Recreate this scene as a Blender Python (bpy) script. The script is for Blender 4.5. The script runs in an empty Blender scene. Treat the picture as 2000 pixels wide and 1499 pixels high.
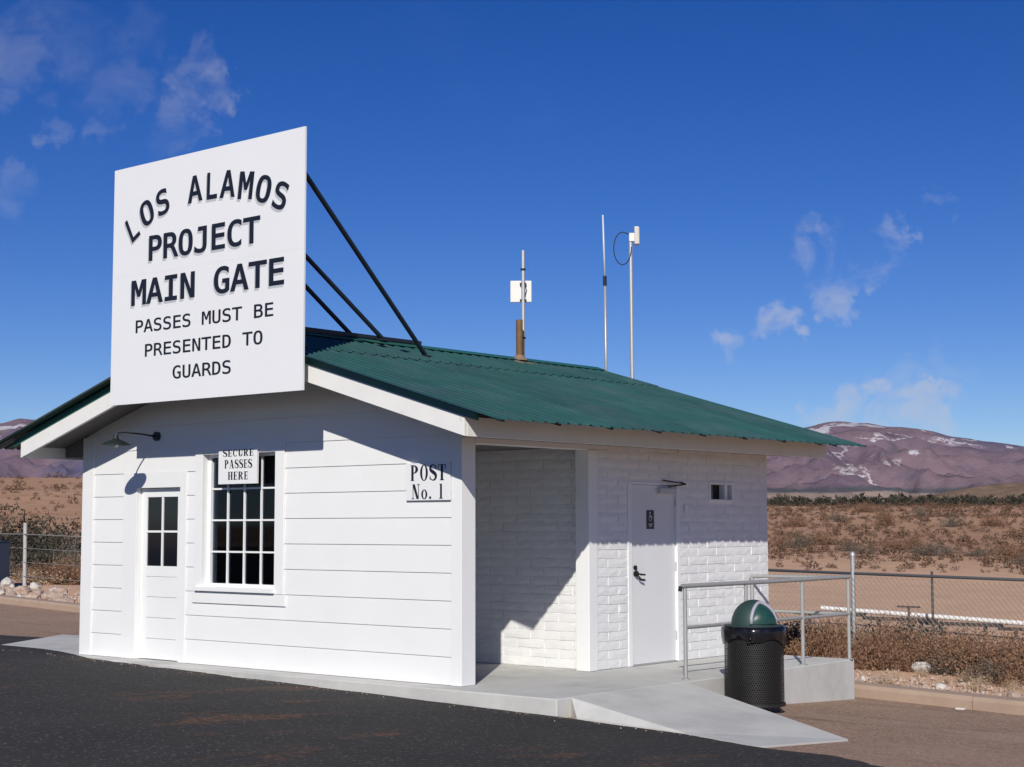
import bpy, bmesh, math, random, os
from mathutils import Vector, Matrix, noise
from mathutils.geometry import delaunay_2d_cdt
R = math.radians
random.seed(7)
scene = bpy.context.scene
col = scene.collection

# ------------------------------------------------------------------ camera
F_PX, CX, CY = 3123.69, 1000.0, 749.5
CAM = Vector((17.0012, -11.9116, 1.5866))
YAW, PITCH, ROLL = -0.6982, 0.0881, -0.0020
def cam_basis():
    f = Vector((math.sin(YAW)*math.cos(PITCH), math.cos(YAW)*math.cos(PITCH), math.sin(PITCH)))
    r = Vector((math.cos(YAW), -math.sin(YAW), 0)); u = r.cross(f)
    c, s = math.cos(ROLL), math.sin(ROLL)
    return c*r + s*u, -s*r + c*u, f
CR, CU, CF = cam_basis()
cam_data = bpy.data.cameras.new('camera')
cam_data.sensor_fit = 'HORIZONTAL'; cam_data.sensor_width = 36.0
cam_data.lens = F_PX/2000*36.0
cam_data.clip_start = 0.1; cam_data.clip_end = 30000
cam = bpy.data.objects.new('camera', cam_data); col.objects.link(cam)
m = Matrix.Identity(4)
for i in range(3):
    m[i][0], m[i][1], m[i][2], m[i][3] = CR[i], CU[i], -CF[i], CAM[i]
cam.matrix_world = m
scene.camera = cam
def ray(px, py):
    return (CF + CR*((px-CX)/F_PX) - CU*((py-CY)/F_PX))

# ------------------------------------------------------------------ sky, sun, exposure
SUN_DIR = Vector((0.683, -1.0, 0.73)).normalized()          # towards the sun
SUN_EL = math.asin(SUN_DIR.z); SUN_AZ = math.atan2(SUN_DIR.x, SUN_DIR.y)
scene.view_settings.view_transform = 'Standard'
scene.view_settings.look = 'None'
scene.view_settings.exposure = -0.15
scene.view_settings.gamma = 1.0
world = bpy.data.worlds.new('World'); scene.world = world; world.use_nodes = True
wn, wl = world.node_tree.nodes, world.node_tree.links
wn.clear()
w_out = wn.new('ShaderNodeOutputWorld'); w_bg = wn.new('ShaderNodeBackground')
w_sky = wn.new('ShaderNodeTexSky'); w_sky.sky_type = 'NISHITA'; w_sky.sun_disc = False
w_sky.sun_elevation = SUN_EL; w_sky.sun_rotation = SUN_AZ
w_sky.altitude = 3000; w_sky.air_density = 1.0; w_sky.dust_density = 0.0; w_sky.ozone_density = 3.0
w_hsv = wn.new('ShaderNodeHueSaturation'); w_hsv.inputs['Saturation'].default_value = 1.35; w_hsv.inputs['Hue'].default_value = 0.5205
wl.new(w_sky.outputs[0], w_hsv.inputs['Color'])
w_bg.inputs['Strength'].default_value = 0.089
# thin clouds: wisps of noise gathered round the directions where the photograph shows them
w_tc = wn.new('ShaderNodeTexCoord')
def wmath(op, a, b=None, c=None, clamp=False):
    n = wn.new('ShaderNodeMath'); n.operation = op; n.use_clamp = clamp
    for i, v in enumerate((a, b, c)):
        if v is None: continue
        if isinstance(v, (int, float)): n.inputs[i].default_value = v
        else: wl.new(v, n.inputs[i])
    return n.outputs[0]
w_map = wn.new('ShaderNodeMapping'); w_map.inputs['Scale'].default_value = (1.0, 1.0, 1.5)
wl.new(w_tc.outputs['Generated'], w_map.inputs[0])
w_n1 = wn.new('ShaderNodeTexNoise'); w_n1.inputs['Scale'].default_value = 22; w_n1.inputs['Detail'].default_value = 8
w_n1.inputs['Roughness'].default_value = 0.6; w_n1.inputs['Distortion'].default_value = 0.6
w_n2 = wn.new('ShaderNodeTexNoise'); w_n2.inputs['Scale'].default_value = 5; w_n2.inputs['Detail'].default_value = 5
wl.new(w_map.outputs[0], w_n1.inputs[0]); wl.new(w_map.outputs[0], w_n2.inputs[0])
cloud_spots = [  # pixel, radius in pixels, strength
    (8, 110, 85, .60), (85, 40, 95, .30), (225, 150, 70, .36), (235, 195, 40, .36), (400, 170, 60, .78), (345, 240, 52, .50),
    (402, 112, 34, .42), (105, 243, 34, .45), (200, 264, 30, .45), (25, 365, 48, .55), (230, 60, 75, .26),
    (1598, 505, 52, 1.3), (1722, 482, 44, 1.6), (1700, 528, 44, 1.2), (1635, 585, 40, 1.3), (1530, 637, 40, 1.5), (1425, 672, 36, 1.2),
    (1770, 725, 36, .6), (1850, 722, 40, .4), (1690, 806, 62, 2.8), (1750, 802, 66, 2.8), (1820, 812, 58, 2.0), (1640, 822, 45, 1.8), (1840, 385, 26, .5), (1605, 440, 24, .5)]
w_nd = wn.new('ShaderNodeTexNoise'); w_nd.inputs['Scale'].default_value = 48; w_nd.inputs['Detail'].default_value = 5; w_nd.inputs['Roughness'].default_value = .62
wl.new(w_tc.outputs['Generated'], w_nd.inputs[0])
w_off = wn.new('ShaderNodeVectorMath'); w_off.operation = 'MULTIPLY_ADD'; w_off.inputs[1].default_value = (.062, .062, .062); w_off.inputs[2].default_value = (-.031, -.031, -.031)
wl.new(w_nd.outputs['Color'], w_off.inputs[0])
w_dir = wn.new('ShaderNodeVectorMath'); w_dir.operation = 'ADD'; wl.new(w_tc.outputs['Generated'], w_dir.inputs[0]); wl.new(w_off.outputs[0], w_dir.inputs[1])
w_dirn = wn.new('ShaderNodeVectorMath'); w_dirn.operation = 'NORMALIZE'; wl.new(w_dir.outputs[0], w_dirn.inputs[0])
acc = None
for px, py, rad, st in cloud_spots:
    d = ray(px, py).normalized()
    dn = wn.new('ShaderNodeVectorMath'); dn.operation = 'DOT_PRODUCT'
    wl.new(w_dirn.outputs[0], dn.inputs[0]); dn.inputs[1].default_value = d
    ang = rad/F_PX
    mr = wn.new('ShaderNodeMapRange'); mr.interpolation_type = 'SMOOTHSTEP'
    mr.inputs['From Min'].default_value = math.cos(ang*1.25); mr.inputs['From Max'].default_value = 1.0
    mr.inputs['To Max'].default_value = st
    wl.new(dn.outputs['Value'], mr.inputs['Value'])
    acc = mr.outputs[0] if acc is None else wmath('MAXIMUM', acc, mr.outputs[0])
gen = wmath('MULTIPLY', wmath('SUBTRACT', w_n2.outputs[0], 0.62, clamp=True), 0.6)   # faint wisps all over the sky
acc = wmath('ADD', acc, gen)
wisp = wn.new('ShaderNodeMapRange'); wisp.inputs['From Min'].default_value = 0.36; wisp.inputs['From Max'].default_value = 0.74
wl.new(w_n1.outputs[0], wisp.inputs['Value'])
w_mask = wmath('MULTIPLY', acc, wisp.outputs[0], clamp=True)
w_mask = wmath('MULTIPLY', w_mask, 0.44, clamp=True)
w_mix = wn.new('ShaderNodeMixRGB'); w_mix.inputs[2].default_value = (7.2, 7.2, 7.9, 1)
wl.new(w_mask, w_mix.inputs[0]); wl.new(w_hsv.outputs[0], w_mix.inputs[1])
wl.new(w_mix.outputs[0], w_bg.inputs['Color']); wl.new(w_bg.outputs[0], w_out.inputs['Surface'])

sun_data = bpy.data.lights.new('sun', 'SUN'); sun_data.energy = 4.95; sun_data.angle = R(0.55); sun_data.color = (1.0, 0.955, 0.875)
sun = bpy.data.objects.new('sun', sun_data); col.objects.link(sun)
sun.location = (20, -30, 25); sun.rotation_euler = SUN_DIR.to_track_quat('Z', 'Y').to_euler()

# ------------------------------------------------------------------ material helpers
MATS = {}
def mat(name, color, rough=0.6, metal=0.0, var=0.0, vscale=4.0, bump=0.0, bscale=60.0, spec=0.5, color2=None, c2scale=3.0, c2lo=0.45, c2hi=0.65, vstretch=(1, 1, 1)):
    if name in MATS: return MATS[name]
    M = bpy.data.materials.new(name); M.use_nodes = True
    nt = M.node_tree; ns, ls = nt.nodes, nt.links
    b = ns['Principled BSDF']
    b.inputs['Base Color'].default_value = (*color, 1); b.inputs['Roughness'].default_value = rough
    b.inputs['Metallic'].default_value = metal; b.inputs['Specular IOR Level'].default_value = spec
    tc = ns.new('ShaderNodeTexCoord'); mp = ns.new('ShaderNodeMapping'); mp.inputs['Scale'].default_value = vstretch
    geo = ns.new('ShaderNodeNewGeometry'); ls.new(geo.outputs['Position'], mp.inputs[0])
    src = None
    if color2 is not None:
        n = ns.new('ShaderNodeTexNoise'); n.inputs['Scale'].default_value = c2scale; n.inputs['Detail'].default_value = 6; n.inputs['Roughness'].default_value = .6
        ls.new(mp.outputs[0], n.inputs[0])
        r = ns.new('ShaderNodeMapRange'); r.inputs['From Min'].default_value = c2lo; r.inputs['From Max'].default_value = c2hi
        ls.new(n.outputs[0], r.inputs['Value'])
        mx = ns.new('ShaderNodeMixRGB'); mx.inputs[1].default_value = (*color, 1); mx.inputs[2].default_value = (*color2, 1)
        ls.new(r.outputs[0], mx.inputs[0]); src = mx.outputs[0]
    if var > 0:
        n = ns.new('ShaderNodeTexNoise'); n.inputs['Scale'].default_value = vscale; n.inputs['Detail'].default_value = 8; n.inputs['Roughness'].default_value = .65
        ls.new(mp.outputs[0], n.inputs[0])
        r = ns.new('ShaderNodeMapRange'); r.inputs['From Min'].default_value = .25; r.inputs['From Max'].default_value = .75
        r.inputs['To Min'].default_value = 1-var; r.inputs['To Max'].default_value = 1+var
        ls.new(n.outputs[0], r.inputs['Value'])
        mx = ns.new('ShaderNodeMixRGB'); mx.blend_type = 'MULTIPLY'; mx.inputs[0].default_value = 1
        if src is None: mx.inputs[1].default_value = (*color, 1)
        else: ls.new(src, mx.inputs[1])
        ls.new(r.outputs[0], mx.inputs[2]); src = mx.outputs[0]
    if src is not None: ls.new(src, b.inputs['Base Color'])
    if bump > 0:
        n = ns.new('ShaderNodeTexNoise'); n.inputs['Scale'].default_value = bscale; n.inputs['Detail'].default_value = 6
        ls.new(geo.outputs['Position'], n.inputs[0])
        bp = ns.new('ShaderNodeBump'); bp.inputs['Strength'].default_value = 1.0; bp.inputs['Distance'].default_value = bump
        ls.new(n.outputs[0], bp.inputs['Height']); ls.new(bp.outputs[0], b.inputs['Normal'])
    MATS[name] = M
    return M

WHITE = mat('white_paint', (.80, .80, .79), .5, var=.025, vscale=1.7, bump=.0006, bscale=180)
WHITE_SIGN = mat('white_sign_enamel', (.78, .785, .79), .42, var=.02, vscale=1.1)
WHITE_BLOCK = mat('white_painted_block', (.755, .755, .75), .6, var=.07, vscale=6, bump=.003, bscale=45)
MORTAR = mat('white_painted_mortar', (.80, .80, .795), .7, var=.05, vscale=12, bump=.003, bscale=60)
WHITE_WORN = mat('white_weathered_board', (.77, .76, .73), .6, var=.05, vscale=3, color2=(.62, .59, .54), c2scale=9, c2lo=.62, c2hi=.78, bump=.001, bscale=70)
DOORM = mat('off_white_steel_door', (.71, .715, .72), .45, var=.02, vscale=2)
BLACKPAINT = mat('navy_black_letter_paint', (.008, .011, .022), .5)
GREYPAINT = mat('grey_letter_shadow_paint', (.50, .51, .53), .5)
GLASS = mat('dark_window_glass', (.006, .008, .013), .07, spec=.5)
DARKMETAL = mat('dark_painted_steel', (.020, .028, .040), .4, .3)
BROWNPIPE = mat('rusty_brown_pipe', (.16, .085, .03), .7, var=.3, vscale=14, bump=.001)
FLASH = mat('weathered_flashing', (.22, .15, .10), .7, var=.3, vscale=10)
GALV = mat('galvanized_steel', (.50, .51, .51), .5, .55, var=.1, vscale=20)
RAILM = mat('grey_painted_railing', (.36, .365, .355), .5, .25, var=.09, vscale=14)
PLASTIC_W = mat('white_plastic', (.72, .70, .66), .5, var=.06, vscale=10)
BLACKRUB = mat('black_rubber', (.012, .013, .02), .6)
BAG = mat('black_plastic_bag', (.006, .006, .008), .22)
CANM = mat('black_coated_wire', (.016, .015, .014), .5)
LIDM = mat('green_plastic_lid', (.022, .050, .048), .55, var=.15, vscale=8)
LIDEDGE = mat('pale_lid_edge', (.33, .33, .38), .5)
BLUEPL = mat('dark_blue_plate', (.006, .010, .03), .4)
INTERIOR = mat('dark_interior', (.03, .035, .05), .8)
CURTAIN = mat('interior_fabric', (.035, .045, .07), .9)
BRONZE = mat('dark_bronze_hardware', (.03, .026, .024), .4, .5)
LAMPGREEN = mat('green_enamel_shade', (.012, .020, .018), .5)
CONCRETE = mat('new_concrete', (.53, .525, .495), .85, var=.11, vscale=2.6, bump=.003, bscale=70, color2=(.40, .40, .385), c2scale=.9, c2lo=.5, c2hi=.72)
KERBM = mat('tan_concrete_kerb', (.37, .27, .20), .9, var=.12, vscale=3, bump=.003, bscale=40)
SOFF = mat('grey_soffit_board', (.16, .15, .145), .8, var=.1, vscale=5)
WOODSH = mat('roof_framing_wood', (.10, .09, .08), .8, var=.1)

def roof_mat():
    M = mat('green_corrugated_metal', (.026, .086, .075), .36, .0, var=.22, vscale=2.2, color2=(.043, .090, .090), c2scale=1.3, c2lo=.42, c2hi=.66, bump=.004, bscale=3.5)
    nt = M.node_tree; b = nt.nodes['Principled BSDF']
    src = b.inputs['Base Color'].links[0].from_socket
    oi = nt.nodes.new('ShaderNodeObjectInfo'); mr = nt.nodes.new('ShaderNodeMapRange'); mr.inputs['To Min'].default_value = .90; mr.inputs['To Max'].default_value = 1.08
    nt.links.new(oi.outputs['Random'], mr.inputs['Value'])
    mx = nt.nodes.new('ShaderNodeMixRGB'); mx.blend_type = 'MULTIPLY'; mx.inputs[0].default_value = 1
    nt.links.new(src, mx.inputs[1]); nt.links.new(mr.outputs[0], mx.inputs[2]); nt.links.new(mx.outputs[0], b.inputs['Base Color'])
    return M
ROOFM = roof_mat()
TRIMG = mat('dark_green_trim', (.024, .130, .100), .45)

# ------------------------------------------------------------------ mesh helpers
def link(o, parent=None):
    col.objects.link(o)
    if parent is not None:
        o.parent = parent
        if parent.type == 'EMPTY':
            o.matrix_parent_inverse = Matrix.Translation(-parent.location)
    return o
def mesh(name, verts, faces, material):
    me = bpy.data.meshes.new(name); me.from_pydata([tuple(v) for v in verts], [], faces); me.update()
    if material is not None: me.materials.append(material)
    return me
def obj(name, verts, faces, material, parent=None, smooth=False):
    me = mesh(name, verts, faces, material)
    if smooth:
        for p in me.polygons: p.use_smooth = True
    return link(bpy.data.objects.new(name, me), parent)
def tag(o, label=None, cat=None, group=None, kind=None):
    if label: o['label'] = label
    if cat: o['category'] = cat
    if group: o['group'] = group
    if kind: o['kind'] = kind
    return o
def thing(name, loc, label, cat, group=None):
    e = bpy.data.objects.new(name, None); e.location = loc; col.objects.link(e); e.empty_display_size = .2
    return tag(e, label, cat, group)
class MB:
    def __init__(s): s.v = []; s.f = []
    def add(s, vs, fs):
        n = len(s.v); s.v += [tuple(v) for v in vs]; s.f += [tuple(i+n for i in f) for f in fs]; return s
    def box(s, x0, x1, y0, y1, z0, z1):
        return s.add([(x0,y0,z0),(x1,y0,z0),(x1,y1,z0),(x0,y1,z0),(x0,y0,z1),(x1,y0,z1),(x1,y1,z1),(x0,y1,z1)],
              [(0,3,2,1),(4,5,6,7),(0,1,5,4),(1,2,6,5),(2,3,7,6),(3,0,4,7)])
    def prism(s, poly, y0, y1):            # polygon in x,z extruded along y (y0 < y1)
        n = len(poly)
        vs = [(x, y0, z) for x, z in poly] + [(x, y1, z) for x, z in poly]
        fs = [tuple(range(n)), tuple(range(2*n-1, n-1, -1))] + [(i, n+i, n+(i+1) % n, (i+1) % n) for i in range(n)]
        return s.add(vs, fs)
    def tube(s, pts, r, n=8, cap=True, r2=None):
        pts = [Vector(p) for p in pts]; k = len(pts)
        up = None; vs = []
        for i, p in enumerate(pts):
            d = (pts[min(i+1, k-1)] - pts[max(i-1, 0)]).normalized()
            if up is None:
                up = Vector((0, 0, 1)) if abs(d.z) < .9 else Vector((1, 0, 0))
            a = d.cross(up).normalized(); b = a.cross(d).normalized(); up = b
            rr = r if r2 is None else r + (r2-r)*i/(k-1)
            for j in range(n):
                t = 2*math.pi*j/n; vs.append(p + a*(rr*math.cos(t)) + b*(rr*math.sin(t)))
        fs = []
        for i in range(k-1):
            for j in range(n):
                fs.append((i*n+j, i*n+(j+1) % n, (i+1)*n+(j+1) % n, (i+1)*n+j))
        if cap: fs += [tuple(range(n-1, -1, -1)), tuple((k-1)*n+j for j in range(n))]
        return s.add(vs, fs)
    def lathe(s, prof, cx, cy, n=32, a0=0, a1=2*math.pi):
        vs = []; full = abs(a1-a0-2*math.pi) < 1e-6; m_ = n if full else n+1
        for r_, z in prof:
            for j in range(m_):
                t = a0 + (a1-a0)*j/n; vs.append((cx+r_*math.cos(t), cy+r_*math.sin(t), z))
        fs = []
        for i in range(len(prof)-1):
            for j in range(n):
                fs.append((i*m_+j, i*m_+(j+1) % m_, (i+1)*m_+(j+1) % m_, (i+1)*m_+j))
        return s.add(vs, fs)
    def build(s, name, material, parent=None, smooth=False, bevel=0, autosmooth=None):
        me = mesh(name, s.v, s.f, material)
        bm = bmesh.new(); bm.from_mesh(me)
        bmesh.ops.recalc_face_normals(bm, faces=bm.faces)
        if bevel:
            eds = [e for e in bm.edges if len(e.link_faces) == 2 and e.calc_face_angle(0) > .6]
            bmesh.ops.bevel(bm, geom=eds, offset=bevel, segments=2, affect='EDGES', profile=.5)
        bm.to_mesh(me); bm.free()
        if smooth:
            for p in me.polygons: p.use_smooth = True
            if autosmooth is not None: me.set_sharp_from_angle(angle=R(autosmooth))
        return link(bpy.data.objects.new(name, me), parent)
def clip(poly, a, b, c):                 # keep a*x + b*z <= c
    out = []
    for i in range(len(poly)):
        p, q = poly[i], poly[(i+1) % len(poly)]
        fp, fq = a*p[0]+b*p[1]-c, a*q[0]+b*q[1]-c
        if fp <= 0: out.append(p)
        if (fp < 0 < fq) or (fq < 0 < fp):
            t = fp/(fp-fq); out.append((p[0]+t*(q[0]-p[0]), p[1]+t*(q[1]-p[1])))
    return out

# ------------------------------------------------------------------ ground
def sclip(v, lo, hi, w=1.0):
    def sp(t): return w*math.log1p(math.exp(-abs(t)/w)) + max(t, 0)
    return lo + sp(v-lo) - sp(v-hi)
def near_z(x, y):
    fx = sclip(x, -.8, 11, .4) + sclip(x, -24, -4.5, .4) + 4.5
    return -.02 - .022*fx - .054*sclip(y, -3.5, 5.6, .35)
def kerb_y(x): return 6.42 - .098*x if x < 3 else 6.126 - .105*(x-3)*1.0
def lerp(a, b, t): return a + (b-a)*t
def sstep(a, b, v):
    t = min(1, max(0, (v-a)/(b-a))); return t*t*(3-2*t)
def terr(x, y):
    z = near_z(x, y)
    dk = y - kerb_y(x)
    z += .10*sstep(.3, 1.0, dk)*(1-sstep(14, 30, dk))
    dx, dy = x-CAM.x, y-CAM.y
    r = math.hypot(dx, dy); az = math.degrees(math.atan2(dx, dy))
    left = sstep(-30, -50, az) if az > -100 else 1
    crest = lerp(.0108, .0285, left); rc = lerp(190, 170, left); r0 = lerp(66, 50, left)
    if r > r0 and dy > 0:
        zc = 1.58 + crest*rc
        t = min(1, (r-r0)/(rc-r0))
        tt = lerp(t, t*t*(3-2*t), .35)
        hill = (zc - z)*tt
        und = noise.noise(Vector((x*.02, y*.02, 3)))*.7 + noise.noise(Vector((x*.07, y*.07, 9)))*.3
        hill += und*sstep(r0, r0+60, r)*(1-sstep(rc-60, rc, r)*.8)
        z += hill
        if r > rc: z += lerp(.0111, .0085, left)*(r-rc)
    else:
        z += (noise.noise(Vector((x*.3, y*.3, 5)))*.06)*sstep(1.0, 4, dk)
    return z

def ground_material():
    M = bpy.data.materials.new('desert_dirt'); M.use_nodes = True
    ns, ls = M.node_tree.nodes, M.node_tree.links; b = ns['Principled BSDF']; b.inputs['Roughness'].default_value = 1.0; b.inputs['Specular IOR Level'].default_value = .0
    geo = ns.new('ShaderNodeNewGeometry')
    def nz(scale, det=8, rough=.6):
        n = ns.new('ShaderNodeTexNoise'); n.inputs['Scale'].default_value = scale; n.inputs['Detail'].default_value = det; n.inputs['Roughness'].default_value = rough
        ls.new(geo.outputs['Position'], n.inputs[0]); return n.outputs[0]
    def rmp(src, lo, hi):
        r = ns.new('ShaderNodeMapRange'); r.inputs['From Min'].default_value = lo; r.inputs['From Max'].default_value = hi; ls.new(src, r.inputs['Value']); return r.outputs[0]
    def mix(f, a, c):
        mx = ns.new('ShaderNodeMixRGB')
        for i, v in ((1, a), (2, c)):
            if isinstance(v, tuple): mx.inputs[i].default_value = (*v, 1)
            else: ls.new(v, mx.inputs[i])
        ls.new(f, mx.inputs[0]); return mx.outputs[0]
    # distance from the car park: bare tan dirt first, reddish brown scrubland further up the slope
    d = ns.new('ShaderNodeVectorMath'); d.operation = 'DISTANCE'; d.inputs[1].default_value = tuple(CAM)
    ls.new(geo.outputs['Position'], d.inputs[0])
    jit = ns.new('ShaderNodeMath'); jit.operation = 'MULTIPLY_ADD'; jit.inputs[1].default_value = 45; ls.new(nz(.035, 4), jit.inputs[0]); ls.new(d.outputs['Value'], jit.inputs[2])
    far = rmp(jit.outputs[0], 78, 104)
    tan = mix(rmp(nz(.6), .35, .7), (.68, .44, .29), (.57, .37, .25))
    tan = mix(rmp(nz(9, 5), .55, .8), tan, (.36, .245, .17))
    brown = mix(rmp(nz(.06), .35, .65), (.385, .225, .145), (.47, .29, .19))
    brown = mix(rmp(nz(.35, 6, .7), .52, .72), brown, (.27, .16, .108))
    ls.new(mix(far, tan, brown), b.inputs['Base Color'])
    bp = ns.new('ShaderNodeBump'); bp.inputs['Strength'].default_value = 1; bp.inputs['Distance'].default_value = .03
    ls.new(nz(14, 8), bp.inputs['Height']); ls.new(bp.outputs[0], b.inputs['Normal'])
    return M
radii = [0, 4, 8, 11]
while radii[-1] < 60: radii.append(radii[-1]+.55)
while radii[-1] < 340: radii.append(radii[-1]*1.022)
while radii[-1] < 4200: radii.append(radii[-1]*1.08)
azs = [math.radians(a) for a in [-180, -160, -140, -120, -105, -95, -85, -78] + [-72 + .4*i for i in range(160)] + [-6, 0, 8, 16, 30, 50, 75, 100, 130, 155]]
gv, gf = [], []
na = len(azs)
for r in radii:
    for a in azs:
        x, y = CAM.x + r*math.sin(a), CAM.y + r*math.cos(a)
        gv.append((x, y, terr(x, y) - .03*(1-sstep(40, 55, r))))
for i in range(len(radii)-1):
    for j in range(na):
        j2 = (j+1) % na
        gf.append((i*na+j, (i+1)*na+j, (i+1)*na+j2, i*na+j2))
ground = obj('ground', gv, gf, ground_material(), smooth=True); tag(ground, 'tan desert dirt ground rising to a brown scrub slope', kind='structure')

def sheet(name, boundary, zoff, material, spacing=.8, ragged=0.0, seg=.25):
    pts = []
    n = len(boundary)
    for i in range(n):
        a, b_, rg = Vector(boundary[i][:2]), Vector(boundary[(i+1) % n][:2]), (boundary[i][2] if len(boundary[i]) > 2 else 0)
        k = max(1, int((b_-a).length/(seg if rg else 2.0)))
        nrm = Vector((-(b_-a).y, (b_-a).x)).normalized()
        for j in range(k):
            p = a.lerp(b_, j/k)
            if rg and j: p = p + nrm*rg*(noise.noise(Vector((p.x*1.3, p.y*1.3, 2)))*1.2 + noise.noise(Vector((p.x*5, p.y*5, 7)))*.6)
            pts.append(p)
    nb = len(pts)
    edges = [(i, (i+1) % nb) for i in range(nb)]
    xs = [p.x for p in pts]; ys = [p.y for p in pts]
    def inside(x, y):
        c = False
        for i in range(nb):
            a, b_ = pts[i], pts[(i+1) % nb]
            if (a.y > y) != (b_.y > y) and x < (b_.x-a.x)*(y-a.y)/(b_.y-a.y)+a.x: c = not c
        return c
    extra = []
    y = min(ys)
    while y < max(ys):
        x = min(xs)
        while x < max(xs):
            if inside(x, y): extra.append(Vector((x + .01, y + .013)))
            x += spacing*2.5 if (x < -6 or y < -9) else spacing
        y += spacing
    out = delaunay_2d_cdt(pts+extra, edges, [list(range(nb))], 1, 1e-5)
    vs = [(v.x, v.y, near_z(v.x, v.y)+zoff) for v in out[0]]
    fs = [tuple(f) for f in out[2]]
    me = mesh(name, vs, fs, material)
    for p in me.polygons:
        p.use_smooth = True
    bm = bmesh.new(); bm.from_mesh(me); bmesh.ops.recalc_face_normals(bm, faces=bm.faces)
    if sum(f.normal.z for f in bm.faces) < 0: bmesh.ops.reverse_faces(bm, faces=bm.faces)
    bm.to_mesh(me); bm.free()
    return link(bpy.data.objects.new(name, me))

def asphalt_material(name, base, base2, speck, speck_amt, stain, bumpd):
    M = bpy.data.materials.new(name); M.use_nodes = True
    ns, ls = M.node_tree.nodes, M.node_tree.links; b = ns['Principled BSDF']; b.inputs['Roughness'].default_value = .95; b.inputs['Specular IOR Level'].default_value = .2 if stain else .02
    geo = ns.new('ShaderNodeNewGeometry')
    def nz(scale, det=8, rough=.6, st=None):
        n = ns.new('ShaderNodeTexNoise'); n.inputs['Scale'].default_value = scale; n.inputs['Detail'].default_value = det; n.inputs['Roughness'].default_value = rough
        if st:
            mp = ns.new('ShaderNodeMapping'); mp.inputs['Scale'].default_value = st[0]; mp.inputs['Rotation'].default_value = (0, 0, st[1]); mp.inputs['Location'].default_value = st[2]
            ls.new(geo.outputs['Position'], mp.inputs[0]); ls.new(mp.outputs[0], n.inputs[0])
        else: ls.new(geo.outputs['Position'], n.inputs[0])
        return n.outputs[0]
    def rmp(src, lo, hi, to=1.0):
        r = ns.new('ShaderNodeMapRange'); r.inputs['From Min'].default_value = lo; r.inputs['From Max'].default_value = hi; r.inputs['To Max'].default_value = to; ls.new(src, r.inputs['Value']); return r.outputs[0]
    def mix(f, a, c):
        mx = ns.new('ShaderNodeMixRGB')
        for i, v in ((1, a), (2, c)):
            if isinstance(v, tuple): mx.inputs[i].default_value = (*v, 1)
            else: ls.new(v, mx.inputs[i])
        ls.new(f, mx.inputs[0]); return mx.outputs[0]
    c = mix(rmp(nz(.8), .3, .7), base, base2)
    vo = ns.new('ShaderNodeTexVoronoi'); vo.inputs['Scale'].default_value = 55; ls.new(geo.outputs['Position'], vo.inputs[0])
    sep = ns.new('ShaderNodeSeparateColor'); ls.new(vo.outputs['Color'], sep.inputs[0])
    c = mix(rmp(sep.outputs[0], 1-speck_amt, 1-speck_amt*.5, .85), c, speck)
    c = mix(rmp(nz(90, 3), .52, .8, .6), c, tuple(v*.55 for v in base))
    if not stain:
        # dust drifts and worn streaks on the old surface
        c = mix(rmp(nz(.5, 8, .7, ((.35, 1.6, 1), R(-6), (2, 5, 0))), .52, .70, .75), c, (.42, .31, .235))
        c = mix(rmp(nz(.9, 8, .7, ((.5, 1.4, 1), R(-10), (7, 1, 0))), .56, .70, .6), c, (.13, .098, .082))
        c = mix(rmp(nz(26, 5, .75), .54, .68, .85), c, (.55, .41, .31))
        c = mix(rmp(nz(11, 6, .75), .56, .70, .6), c, (.15, .105, .08))
    if stain:
        # scuffed, dusty patches worn across the lane
        brk = ns.new('ShaderNodeMath'); brk.operation = 'MULTIPLY'; ls.new(rmp(nz(1.3, 5, .6, ((1, .34, 1), R(38), (3.1, 1.7, 0))), .575, .66), brk.inputs[0]); ls.new(rmp(nz(16, 6, .7), .45, .6, .85), brk.inputs[1])
        c = mix(brk.outputs[0], c, stain)
        c = mix(rmp(nz(2.6, 9, .75, ((1, .3, 1), R(30), (8.4, 0.4, 0))), .64, .74, .6), c, (.19, .17, .155))
    ls.new(c, b.inputs['Base Color'])
    bp = ns.new('ShaderNodeBump'); bp.inputs['Strength'].default_value = 1; bp.inputs['Distance'].default_value = bumpd
    ls.new(nz(75, 5), bp.inputs['Height']); ls.new(bp.outputs[0], b.inputs['Normal'])
    return M
OLDASPH = asphalt_material('old_gravelly_asphalt', (.37, .25, .18), (.29, .20, .148), (.54, .39, .29), .22, None, .012)
NEWASPH = asphalt_material('new_black_asphalt', (.050, .047, .044), (.038, .036, .035), (.14, .135, .13), .07, (.22, .105, .05), .010)
lot = sheet('old_parking_lot', [(-70, 13.3), (-40, 10.35), (-10, 7.42), (3, 6.14), (12, 5.2), (30, 3.3), (45, -10), (30, -40), (-20, -45), (-70, -20)], 0.0, OLDASPH, spacing=1.2)
tag(lot, 'brown gravelly old asphalt beside and behind the building', kind='structure')
dark = sheet('asphalt_lane', [(-30, -7.5, .12), (-12, -.75, .12), (-5.06, 2.08, .1), (-3.73, 2.6, .1), (-1.2, 3.6), (0.6, 3.6), (0.6, -.1, 0), (0.9, -.20, .17), (3.2, -.30, .11), (5.2, -.28, .05), (7.9, -.30, .03),
    (9.33, -.42, .05), (10.1, -.66, .05), (10.75, -.62, .07), (11.27, -.95, .08), (13.2, -2.6, .1), (17.5, -6.0, .1), (30, -16), (24, -36), (-18, -40), (-40, -25)], .014, NEWASPH, spacing=.55, seg=.12)
tag(dark, 'fresh black asphalt lane in front of the building', kind='structure')

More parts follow.
